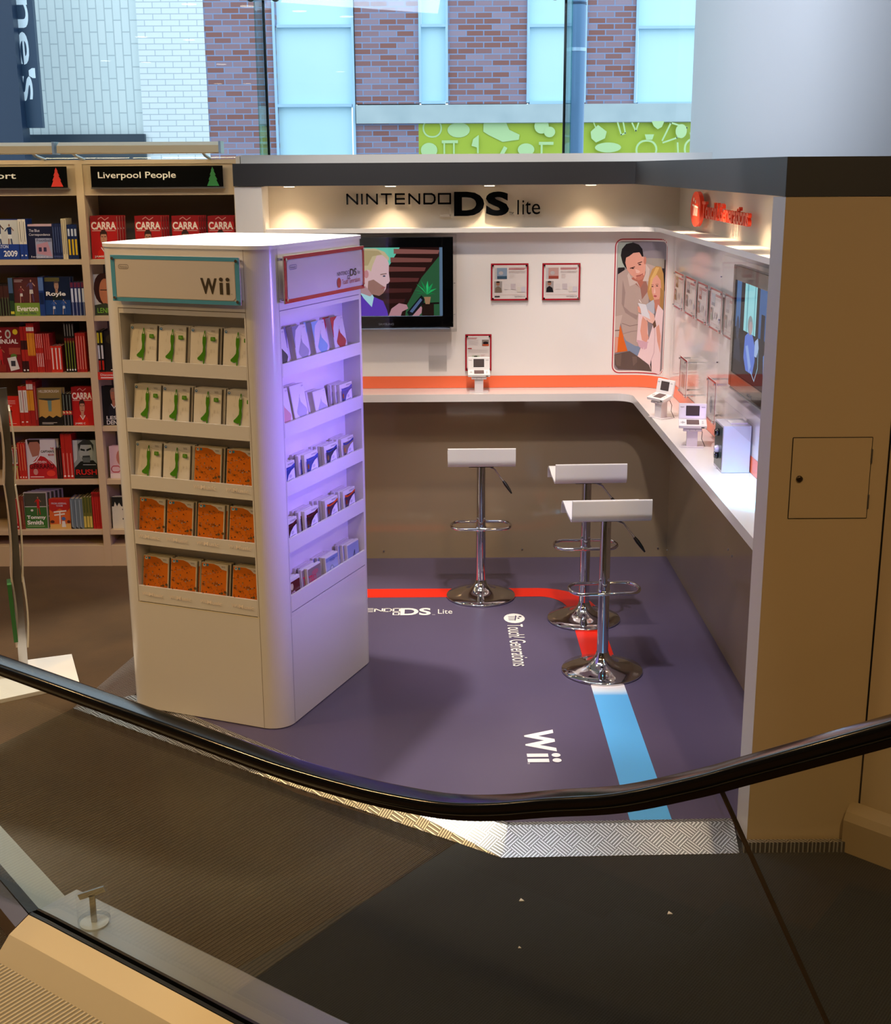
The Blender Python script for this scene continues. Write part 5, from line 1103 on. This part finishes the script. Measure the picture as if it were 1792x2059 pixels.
spines(2, 134, 155, 650, 4, '12100f', [('L', [(.5, .08), (.5, .2)], .2, '9a9a90'), ('R', .1, .3, .9, .4, '6a1818'), ('L', [(.5, .45), (.5, .85)], .3, '7a8a2c'), ('E', .5, .95, .3, .02, 'e4e4dc')], 'tall black paperback with yellow green title')
spines(2, 156, 176, 670, 4, 'a8221c', [('L', [(.5, .15), (.5, .85)], .25, 'e89888')], 'red paperback with a pale title')
# row 4
cover(3, 5, 42, 798, 'cc2a1c', [('R', .02, .02, .96, .98, 'cf2c1e')]+[('L', [(.2, .14+.05*i), (.8, .14+.05*i)], .015, 'e8b0a0') for i in range(3)]+[T_('Miller', .30, .30, .62, .34, 'f0dcd0')]+player(.52, .42, .38, '3a1410', '4a1a14', '3a1410')+[('L', [(.2, .92), (.8, .92)], .015, 'e8b0a0')], 'thin scarlet paperback with a small running figure', .012, 1)
spines(3, 43, 60, 777, 2, 'b8281e', [('R', .05, .10, .95, .66, 'ded6c8'), ('L', [(.5, .2), (.5, .55)], .2, 'a8a090'), ('E', .5, .9, .25, .02, 'e8d8c8')], 'red paperback with a white title box')
spines(3, 60, 73, 765, 3, 'a82420', [('R', 0, .08, 1, .2, 'd8ccc0'), ('R', 0, .22, 1, .66, 'd8922c')], 'tall red paperback with an orange title')
spines(3, 73, 79, 768, 1, '8a1e1c', [('L', [(.5, .15), (.5, .8)], .2, 'c88078')], 'dark red paperback')
cover(3, 79, 128, 781, '8a7440', [('R', 0, 0, 1, 1, '8a7644'), T_('HILLSBOROUGH', .08, .05, .90, .12, 'd8d0c0', .01), ('R', .06, .30, .94, .86, 'c0964a'), ('P', [(.08, .30), (.5, .34), (.92, .30), (.92, .27), (.08, .27)], '3a3c34'), ('P', [(.42, .33), (.58, .33), (.56, .62), (.44, .62)], '6a8a80'), ('P', [(0, .80), (.15, .74), (.3, .80), (.45, .73), (.6, .79), (.75, .73), (.9, .78), (1, .74), (1, 1), (0, 1)], '1c1a18'), ('L', [(.15, .92), (.75, .92)], .012, 'c8c0b0'), ('L', [(.15, .95), (.6, .95)], .012, 'c8c0b0')], 'ochre paperback with a crowd before a memorial', .02, 1)
spines(3, 129, 148, 792, 3, '141414', [('L', [(.5, .1), (.5, .45)], .22, '7a8a7c'), ('R', .0, .53, 1, .66, 'c0302c'), ('P', [(.1, .53), (.9, .60), (.1, .62)], 'd8c88c'), ('L', [(.5, .72), (.5, .92)], .3, '6a6a64')], 'black paperback with a red band')
CARRA = [('R', 0, 0, 1, 1, 'b81e1e'), ('R', 0, 0, 1, .14, '8c1418'), ('L', [(.3, .08), (.42, .03), (.55, .10), (.7, .04)], .02, 'c89088'), T_('CARRA', .03, .14, .97, .32, 'ecdccc', .035), ('L', [(.06, .345), (.94, .345)], .014, 'd8b8a8')]+man(.48, .33, .80, 'c08a6c', '3a2620', 'cc2418', 'ece8e4')+[T_('JAMIE C', .10, .92, .60, .98, 'ece0d4')]
cover(3, 148, 190, 779, 'a81c1c', CARRA, 'red footballer autobiography', .028, 1)
# row 5
spines(4, 15, 41, 902, 3, 'a8241e', [('R', .2, .03, .8, .5, 'd8d8c8'), ('R', .3, .06, .7, .46, '6a6a58'), ('E', .5, .60, .3, .04, '8aa050'), ('L', [(.5, .7), (.5, .95)], .25, 'd8c078')], 'red paperback with a white panel')
spines(4, 40, 56, 891, 3, 'c02a20', [('L', [(.5, .1), (.5, .7)], .22, 'e09060'), ('E', .5, .95, .3, .02, 'f0d8c8')], 'scarlet paperback')
cover(4, 57, 116, 885, 'd8d4d0', [('R', 0, 0, 1, 1, 'd4d0d0'), ('P', [(.05, 1), (.08, .66), (.30, .50), (.42, .40), (.60, .44), (.88, .58), (1, .72), (1, 1)], 'b8242a'), ('P', [(.08, .0), (.46, .0), (.48, .22), (.42, .40), (.20, .44), (.14, .30), (.08, .12)], 'a8705c'), ('P', [(.05, 0), (.48, 0), (.48, .12), (.40, .05), (.14, .06), (.08, .14)], '2c1c1a'), ('L', [(.12, .62), (.30, .56), (.46, .40)], .03, 'e8e4e0'), ('L', [(.66, .46), (.86, .62)], .012, 'e8e4e0'), ('L', [(.72, .46), (.92, .62)], .012, 'e8e4e0'),
      T_('THE', .82, .20, .94, .25, 'b8242a', .02), T_('CAPTAIN’S', .50, .27, .94, .33, '2a2426', .02), T_('BOOK', .74, .36, .94, .41, 'b8242a', .02), T_('STEVEN', .32, .54, .66, .60, 'ecdcd4', .01), T_('GERRARD', .08, .62, .92, .74, '5c1018', .02), ('E', .80, .86, .15, .08, 'e04030'), ('E', .28, .82, .08, .08, 'c88a80'), ('L', [(.1, .95), (.55, .95)], .02, 'e8d0c8')], 'white and red football book with a looking sideways captain', .02, 1)
spines(4, 117, 127, 901, 2, '2a1414', [('L', [(.5, .15), (.5, .8)], .25, '6a3a34')], 'very dark red paperback')
spines(4, 128, 150, 873, 3, 'b8241c', [('L', [(.5, .5), (.5, .85)], .25, 'e08878'), ('E', .5, .94, .3, .02, 'f0e0d8')], 'tall plain red hardback')
cover(4, 151, 197, 886, '1a1e1c', [('R', 0, 0, 1, 1, '8a948e'), ('P', [(0, 0), (.2, 0), (.15, .5), (.0, .6)], 'b8c0bc'), ('P', [(.0, 1), (.02, .72), (.30, .55), (.85, .52), (1, .62), (1, 1)], '141a18'), ('E', .55, .30, .30, .28, '9aa298'), ('P', [(.25, .30), (.22, .10), (.45, 0), (.75, 0), (.90, .12), (.88, .30), (.80, .12), (.34, .12)], '2a302e'), ('L', [(.34, .24), (.50, .26)], .05, '1c2422'), ('L', [(.60, .26), (.78, .22)], .05, '1c2422'), ('L', [(.42, .44), (.70, .43)], .07, '343a38'), ('P', [(.35, .45), (.75, .45), (.7, .58), (.42, .58)], '5a625c'), ('L', [(.4, .64), (.95, .64)], .012, 'd0d4d0'), T_('RUSH', .08, .76, .98, .90, 'c8201c', .02), ('L', [(.25, .95), (.8, .95)], .015, '6a3a34')], 'black and grey portrait book with a red title', .022, 1)
# row 6
spines(5, 19, 40, 1003, 3, 'a81e1c', [('L', [(.5, .1), (.5, .75)], .2, 'd88a80'), ('E', .5, .92, .3, .03, 'e8d0c8')], 'crimson hardback')
spines(5, 41, 52, 998, 2, '7a3a28', [('L', [(.5, .2), (.5, .8)], .2, 'a86a50')], 'rust brown paperback')
cover(5, 52, 98, 991, 'd8d4c4', [('R', .02, .02, .98, .98, '4a4a3c'), ('R', .02, .38, .98, .62, '3c6a34'), ('L', [(.04, .39), (.96, .39)], .02, 'c8c8bc')]+player(.62, .12, .52, 'b07a5c', 'c02420', 'b8242a')+[('E', .34, .49, .06, .03, 'e0dcd0'), ('R', .02, .62, .98, .98, '3f7230'), T_('Tommy', .10, .63, .93, .75, 'f0ece0', .035), T_('Smith', .10, .76, .80, .88, 'f0ece0', .035), ('L', [(.1, .92), (.85, .92)], .012, 'b8c89c')], 'green football book with a red shirted player running', .022, 4, off=(.018, 0))
cover(5, 102, 144, 1004, 'c8562a', [('R', .0, 0, 1, 1, 'd8662c'), ('P', [(0, 0), (1, 0), (1, .30), (.8, .45), (.5, .32), (.2, .45), (0, .35)], 'b82a24'), T_('FROM ARSENAL', .12, .12, .85, .18, 'c8b8c0', .02), T_('TO ROME', .34, .20, .66, .26, 'c8b8c0', .02), ('L', [(.5, .42), (.48, .95)], .06, 'e8dcc8'), ('L', [(.22, .44), (.80, .40)], .05, 'e8dcc8'), ('L', [(.24, .54), (.72, .50)], .05, 'e8dcc8'), ('P', [(0, .85), (1, .82), (1, 1), (0, 1)], 'd8a858'), ('E', .66, .66, .10, .06, '4a6a9c'), ('P', [(.58, .74), (.72, .74), (.76, .94), (.56, .94)], 'e0dcd0'), ('E', .12, .76, .10, .05, '5a2a20'), ('E', .90, .76, .08, .05, '5a2a20')], 'orange cartoon paperback with a white signpost', .02, 1)
spines(5, 145, 170, 1003, 3, '6a7a80', [('L', [(.3, .1), (.3, .9)], .2, '98a8ac'), ('P', [(0, .92), (.8, 1), (0, 1)], '1c1c20')], 'blue grey paperback')
spines(5, 170, 188, 1000, 3, '6a6a2c', [('L', [(.5, .1), (.5, .4)], .3, '3a4a24'), ('R', .1, .6, .9, .95, 'd0bc58')], 'olive and yellow paperback')
spines(5, 189, 207, 990, 4, 'b81e20', [('R', 0, .03, 1, .12, '8a1416'), ('L', [(.5, .2), (.5, .8)], .15, 'd84a40')], 'bright red tall paperback')
# right bay
for i, (a, b) in enumerate(((186, 239), (275, 328), (349, 403), (421, 473))):
    cover(0, a, b, 434, 'a81c1c', CARRA, '%s red footballer autobiography' % ('Leftmost', 'Second', 'Third', 'Rightmost')[i], .026, 3, bay=1, off=(.009, 0))
cover(1, 192, 236, 552, '3a3a2c', [('R', 0, 0, 1, 1, 'c8c4b8'), ('E', .42, .35, .42, .38, '3a1c18'), ('E', .52, .42, .28, .32, 'c07a54'), ('P', [(0, .75), (.5, .70), (1, .8), (1, 1), (0, 1)], '3c4430'), ('L', [(.3, .38), (.7, .38)], .02, '2c201c'), T_('LENNY', .12, .82, .9, .94, '8ac83c', 0)], 'portrait book of a curly haired person with glasses', .02, 1, bay=1)
spines(2, 199, 212, 665, 2, '151515', [('R', .2, .05, .8, .3, 'd8c82c'), ('R', .2, .35, .8, .68, 'dcdcd8'), ('R', .2, .72, .8, .95, 'c8281c')], 'black paperback with yellow, white and red title', bay=1)
cover(2, 213, 250, 666, '1c1a1c', [('R', 0, 0, 1, 1, '1e1a1c'), ('E', .6, .75, .2, .12, 'a8501c'), ('E', .4, .2, .3, .12, '3a3424'), ('L', [(.3, .95), (.8, .95)], .03, 'd0ccc4')], 'dark book with an orange glow', .02, 1, bay=1)
cover(3, 209, 255, 777, '17161c', [('R', 0, 0, 1, 1, '141318')]+man(.50, .05, .80, 'a86c54', '8a6a5c', '1c1c28', 'd8dce0')+[T_('LES', .15, .76, .60, .85, 'dcd8d4', .02), T_('DENNIS', .15, .87, .98, .98, 'dcd8d4', .02)], 'black autobiography with a smiling balding man', .02, 1, bay=1)
cover(4, 223, 262, 898, 'd8b0b4', [('R', 0, 0, 1, 1, 'd8b4b8'), ('E', .6, .35, .25, .25, 'b87464'), ('RO', .05, .60, .55, .82, .15, .03, 'b83a44'), ('R', 0, .85, 1, 1, 'e4d4cc')], 'pink book with a curly red flourish', .02, 1, bay=1)
cover(5, 228, 270, 1000, 'd8d4c0', [('R', 0, 0, 1, 1, 'd8d4bc'), ('R', 0, 0, 1, .3, '14181a'), ('P', [(.1, .3), (.15, .15), (.25, .3), (.35, .18), (.45, .3)], 'd8d4bc'), ('L', [(.5, .4), (.7, .3), (.6, .5), (.8, .55)], .04, '14181a'), ('L', [(.5, .7), (.8, .6), (.7, .8)], .05, '1c2430')], 'cream book with black ink figures', .02, 1, bay=1)
st_ = MB(); p = onY(212, 756, YB-.004); st_.box(onY(197, 756, YB).x, onY(240, 756, YB).x, YB-.002, YB, p.z-.024, p.z+.024, mat('c83024', .4)); draw(st_, Fr((onY(197, 756, YB).x, YB-.002, p.z+.024), (1, 0, 0)), [T_('Discover', .018, .010, .10, .024, 'f0dcd4', 0), ('R', .018, .032, .115, .038, 'f0dcd4')])
tag(st_.build('shelf_label'), 'small red shelf edge card with white writing, right bay third shelf', 'shelf label')

# leaflet stand at the left edge
ls = thing('leaflet_stand', (-2.15, 6.15, ZG), 'slim upright leaflet stand on a white square base at the left edge', 'leaflet stand')
base = [onZ(x, y, ZG+.02) for x, y in ((-40, 1350), (150, 1321), (172, 1385), (-40, 1436))]
MB().prism([(-2.62, 5.80), (-2.55, 5.42), (-1.80, 5.90), (-1.945, 6.285), (-2.22, 6.18), (-2.62, 6.12)], ZG+.001, ZG+.020, mat('f2efe8', .35)).build('base', ls, bevel=.004)
def up_pt(px, py, Y): return onY(px, py, Y)
ub = MB(); f0, f1_ = 6.12, 6.20
pts = [(48-.078*(1345-y), y) for y in (1345, 1150, 960, 780)]
w_ = .045
fr_ = []
for i, (x, y) in enumerate(pts):
    Yq = 6.15+.0*i; p = onY(x, y, Yq); fr_.append((p, Vector((.94, .33, 0)), Vector((-.33, .94, 0))))
ub.sweep([(-.022, -.006), (.022, -.006), (.022, .006), (-.022, .006)], fr_, M_steel); ub.build('upright', ls)
for i, (ya, yb) in enumerate(((820, 965), (968, 1160), (1150, 1290))):
    q = lambda y: 48-.078*(1345-y)
    for s, nm in ((-1, 'pocket'), (1, 'pocket')):
        m = MB(); P_ = []
        for j in range(7):
            y = ya+(yb-ya)*j/6; x = q(y)+s*11+(5*math.sin(PI*j/6))*1; p = onY(x, y, 6.10); P_.append((p, Vector((.94, .33, 0)), Vector((-.33, .94, 0))))
        m.sweep([(-.004, -.09), (.004, -.09), (.004, .09), (-.004, .09)], P_, mat('cfc7b4', .3, name='leaflet_edge_white') if s > 0 else mat('c8b8a8', .4)); m.build(nm, ls)
lf = MB(); P_ = []
for j in range(5):
    y = 1170+(1285-1170)*j/4; p = onY(18+(y-1170)*.12, y, 6.02); P_.append((p, Vector((.94, .33, 0)), Vector((-.33, .94, 0))))
lf.sweep([(-.010, -.05), (.010, -.05), (.010, .05), (-.010, .05)], P_, mat('2f6a2c', .5)); tag(lf.build('leaflet_bundle'), 'green edged leaflets held low in the slim stand', 'leaflets')

# ================================================================== ESCALATOR
EA = R(-36.5); ed = Vector((math.cos(EA), math.sin(EA), 0)); en = Vector((-ed.y, ed.x, 0))   # en points away from the camera
E0 = Vector((-1.398, 3.782, 0))
def EP(s, off, z): return E0+ed*s+en*off+ez*z
rail_pts = [(-1.6, .90), (-.5, .90), (.0, .90), (.70, .90), (1.05, .898), (1.25, .900), (1.45, .912), (1.60, .928), (1.75, .953), (1.886, .993), (2.03, 1.048), (2.2, 1.111), (2.371, 1.198), (2.475, 1.258), (2.746, 1.416), (3.4, 1.80), (4.1, 2.21)]
# smooth resample
def cr_spline(P, n=5):
    out = []
    for i in range(len(P)-1):
        p0, p1, p2, p3 = P[max(i-1, 0)], P[i], P[i+1], P[min(i+2, len(P)-1)]
        for k in range(n):
            t = k/n; out.append(tuple(.5*((2*p1[j])+(-p0[j]+p2[j])*t+(2*p0[j]-5*p1[j]+4*p2[j]-p3[j])*t*t+(-p0[j]+3*p1[j]-3*p2[j]+p3[j])*t**3) for j in (0, 1)))
    out.append(P[-1]); return out
RP = cr_spline(rail_pts)
def frames(dz):
    fr = []
    for i, (s, z) in enumerate(RP):
        a = RP[max(i-1, 0)]; b = RP[min(i+1, len(RP)-1)]; t = Vector((b[0]-a[0], b[1]-a[1])).normalized()
        nrm = (-t.y, t.x); fr.append((EP(s+nrm[0]*dz, 0, z+nrm[1]*dz), en, (ed*nrm[0]+ez*nrm[1]).normalized()))
    return fr
def rail_section(n=36):
    return rrect(-.035, -.017, .035, .016, .013, 8)
esc = thing('escalator_balustrade', EP(0, 0, ZG), 'glass escalator balustrade with black rubber handrail crossing the foreground', 'escalator')
MB().sweep(rail_section(), frames(0), mat('08090c', .13, name='black_handrail_rubber'), True).build('handrail', esc)
MB().sweep([(-.012, -.008), (.012, -.008), (.012, .008), (-.012, .008)], frames(-.026), M_blkgl).build('rail_channel', esc)
# glass panels between deck and rail, joint square to the slope
fr_t = frames(-.035); DK = .862
fr_b = frames(-DK)
def low(i):
    p = fr_b[i][0]; return Vector((p.x, p.y, max(p.z, .036)))
ib = min(range(len(RP)), key=lambda i: abs(RP[i][0]-2.40))
for a, b in ((0, ib), (ib, len(RP)-1)):
    m = MB(); vs = []
    for i in range(a, b+1):
        for o in (-.005, .005):
            vs += [fr_t[i][0]+en*o, low(i)+en*o]
    k = b-a+1; fs = []
    for i in range(k-1):
        q = i*4; r = q+4; fs += [(q, q+1, r+1, r), (q+2, r+2, r+3, q+3)]
    fs += [(0, 2, 3, 1), (4*(k-1), 4*(k-1)+1, 4*(k-1)+3, 4*(k-1)+2)]
    m.add(vs, fs, M_bglass); m.build('glass_panel', esc)
P_t, P_b = EP(2.425, 0, 1.195), EP(2.745, 0, .640)
jj = MB(); u = (P_b-P_t).normalized(); sidev = u.cross(en).normalized()*.002
jj.add([P_t-sidev-en*.006, P_t+sidev-en*.006, P_b+sidev-en*.006, P_b-sidev-en*.006, P_t-sidev+en*.006, P_t+sidev+en*.006, P_b+sidev+en*.006, P_b-sidev+en*.006], [(0, 1, 2, 3), (7, 6, 5, 4), (0, 3, 7, 4), (1, 5, 6, 2)], mat('3a2f26', .4)); jj.build('glass_joint', esc)
# deck: level at the landing, rising with the slope
dk = []
for i in range(len(RP)):
    p = low(i); s = (p-E0).dot(ed)
    if s >= .05: dk.append((Vector((p.x, p.y, p.z)), en, ez))
st0 = EP(.05, 0, .036); dk = [(st0, en, ez)]+dk
Mdk = mat('b5a88e', .35, .1, name='champagne_deck'); Msd = mat('b4b6b8', .3, .5, name='satin_aluminium_deck')
def shift(fr, dz): return [(o+ez*dz, a, b) for o, a, b in fr]
MB().sweep([(.020, -.10), (.020, 0), (.170, 0), (.178, -.006), (.178, -.10)], dk, Msd).build('outer_deck', esc)
MB().sweep([(-.020, -.09), (-.164, -.092), (-.100, -.030), (-.022, .002)], dk, Mdk).build('inner_deck', esc)
MB().sweep([(-.020, -.06), (-.020, .004), (-.008, .006), (-.007, -.06)], dk, M_black).build('gasket', esc)
MB().sweep([(.007, -.06), (.008, .006), (.020, .004), (.020, -.06)], dk, M_black).build('gasket', esc)
# newel end going off to the left
nd_ = Vector((math.cos(R(-52)), math.sin(R(-52)), 0)); nn = Vector((-nd_.y, nd_.x, 0)); q0 = EP(.05, 0, .036)
fr_ = [(q0-nd_*.9, nn, ez), (q0-nd_*.002, nn, ez)]
MB().sweep([(-.02, -.09), (-.075, -.09), (-.065, -.03), (-.02, .0)], fr_, mat('4a3824', .3, name='bronze_newel')).build('newel_skirt', esc)
MB().sweep([(-.018, -.06), (-.018, .004), (.018, .004), (.018, -.06)], fr_, M_black).build('newel_gasket', esc)
MB().sweep([(.020, -.09), (.020, -.004), (.12, -.004), (.12, -.09)], fr_, mat('aeb0a8', .3, .5)).build('newel_deck', esc)
# landing plate
lp = MB(); c = [EP(-2.0, -.166, 0), EP(.80, -.166, 0), EP(.80, -1.2, 0), EP(-2.0, -1.2, 0)]
lp.prism([(p.x, p.y) for p in reversed(c)], ZG+.0042, ZG+.012, M_comb); tag(lp.build('landing_plate'), 'ribbed aluminium landing plate at the lower left foot of the escalator', 'landing plate')
# first rising steps
Mstep = ribbed('escalator_step_metal', '2b2a28', '3a3835', .012, R(-36.5), .45, .5, .8)
for i in range(6):
    c = [EP(.81+.38*i, -.17, 0), EP(1.19+.38*i-.003, -.17, 0), EP(1.19+.38*i-.003, -1.19, 0), EP(.81+.38*i, -1.19, 0)]
    zt = ZG+.01+(0, .0, .06, .22, .42, .63)[i]
    MB().prism([(p.x, p.y) for p in reversed(c)], max(ZG+.001, zt-.22), zt, Mstep).build('step', esc)
# clear holder with a bracket on the outer deck
ch = thing('clear_card_holder', EP(.30, .10, .0365), 'clear round acrylic holder with a T shaped bracket standing on the escalator deck', 'holder')
hc = EP(.285, .085, .0365)
hc = onZ(190, 1857, .0365)
b = MB().lathe([(.052, .0), (.052, .018), (.049, .020)], tinted_glass('clear_acrylic_base', (.90, .93, .95)), hc, 32); b.build('base_disc', ch)
MB().lathe([(.046, .0005), (.046, .006)], mat('e4e6ea', .2), hc, 32).build('white_disc', ch)
tb = MB(); n_ = 32; vs = []
for k in range(n_):
    a = 2*PI*k/n_; x, y = .052*math.cos(a), .052*math.sin(a); vs += [(hc.x+x, hc.y+y, hc.z+.021), (hc.x+x, hc.y+y, hc.z+.125+x*.35)]
tb.add(vs, [(2*k, (2*k+2) % (2*n_), (2*k+3) % (2*n_), 2*k+1) for k in range(n_)], M_acryl, True); tb.build('sleeve', ch)
MB().box(hc.x-.009, hc.x+.009, hc.y-.004, hc.y+.004, hc.z+.0065, hc.z+.105, M_steel).build('bracket_stem', ch)
m = MB(); m.box(-.045, .045, -.004, .004, -.010, .010, M_steel, Matrix.Translation(hc+Vector((0, 0, .112))) @ Matrix.Rotation(R(-19), 4, 'Y')); m.build('bracket_bar', ch)

# scraps of paper on the dark matting
for i, (x, y, lb) in enumerate(((1049, 1810, 'left of the pair before the booth ramp'), (1347, 1836, 'right of the pair before the booth ramp'), (1045, 1905, 'alone nearest the camera on the dark matting'))):
    p = onZ(x, y, ZG+.006); r = .009 if i < 2 else .005
    tag(MB().prism([(p.x-r, p.y-r*.6), (p.x+r, p.y-r*.5), (p.x-r*.2, p.y+r*1.3)], ZG+.0045, ZG+.007, M_paper).build('paper_scrap'), 'tiny white paper scrap '+lb, 'litter')
for o in list(D.objects):
    if 'proto' in o: D.objects.remove(o)
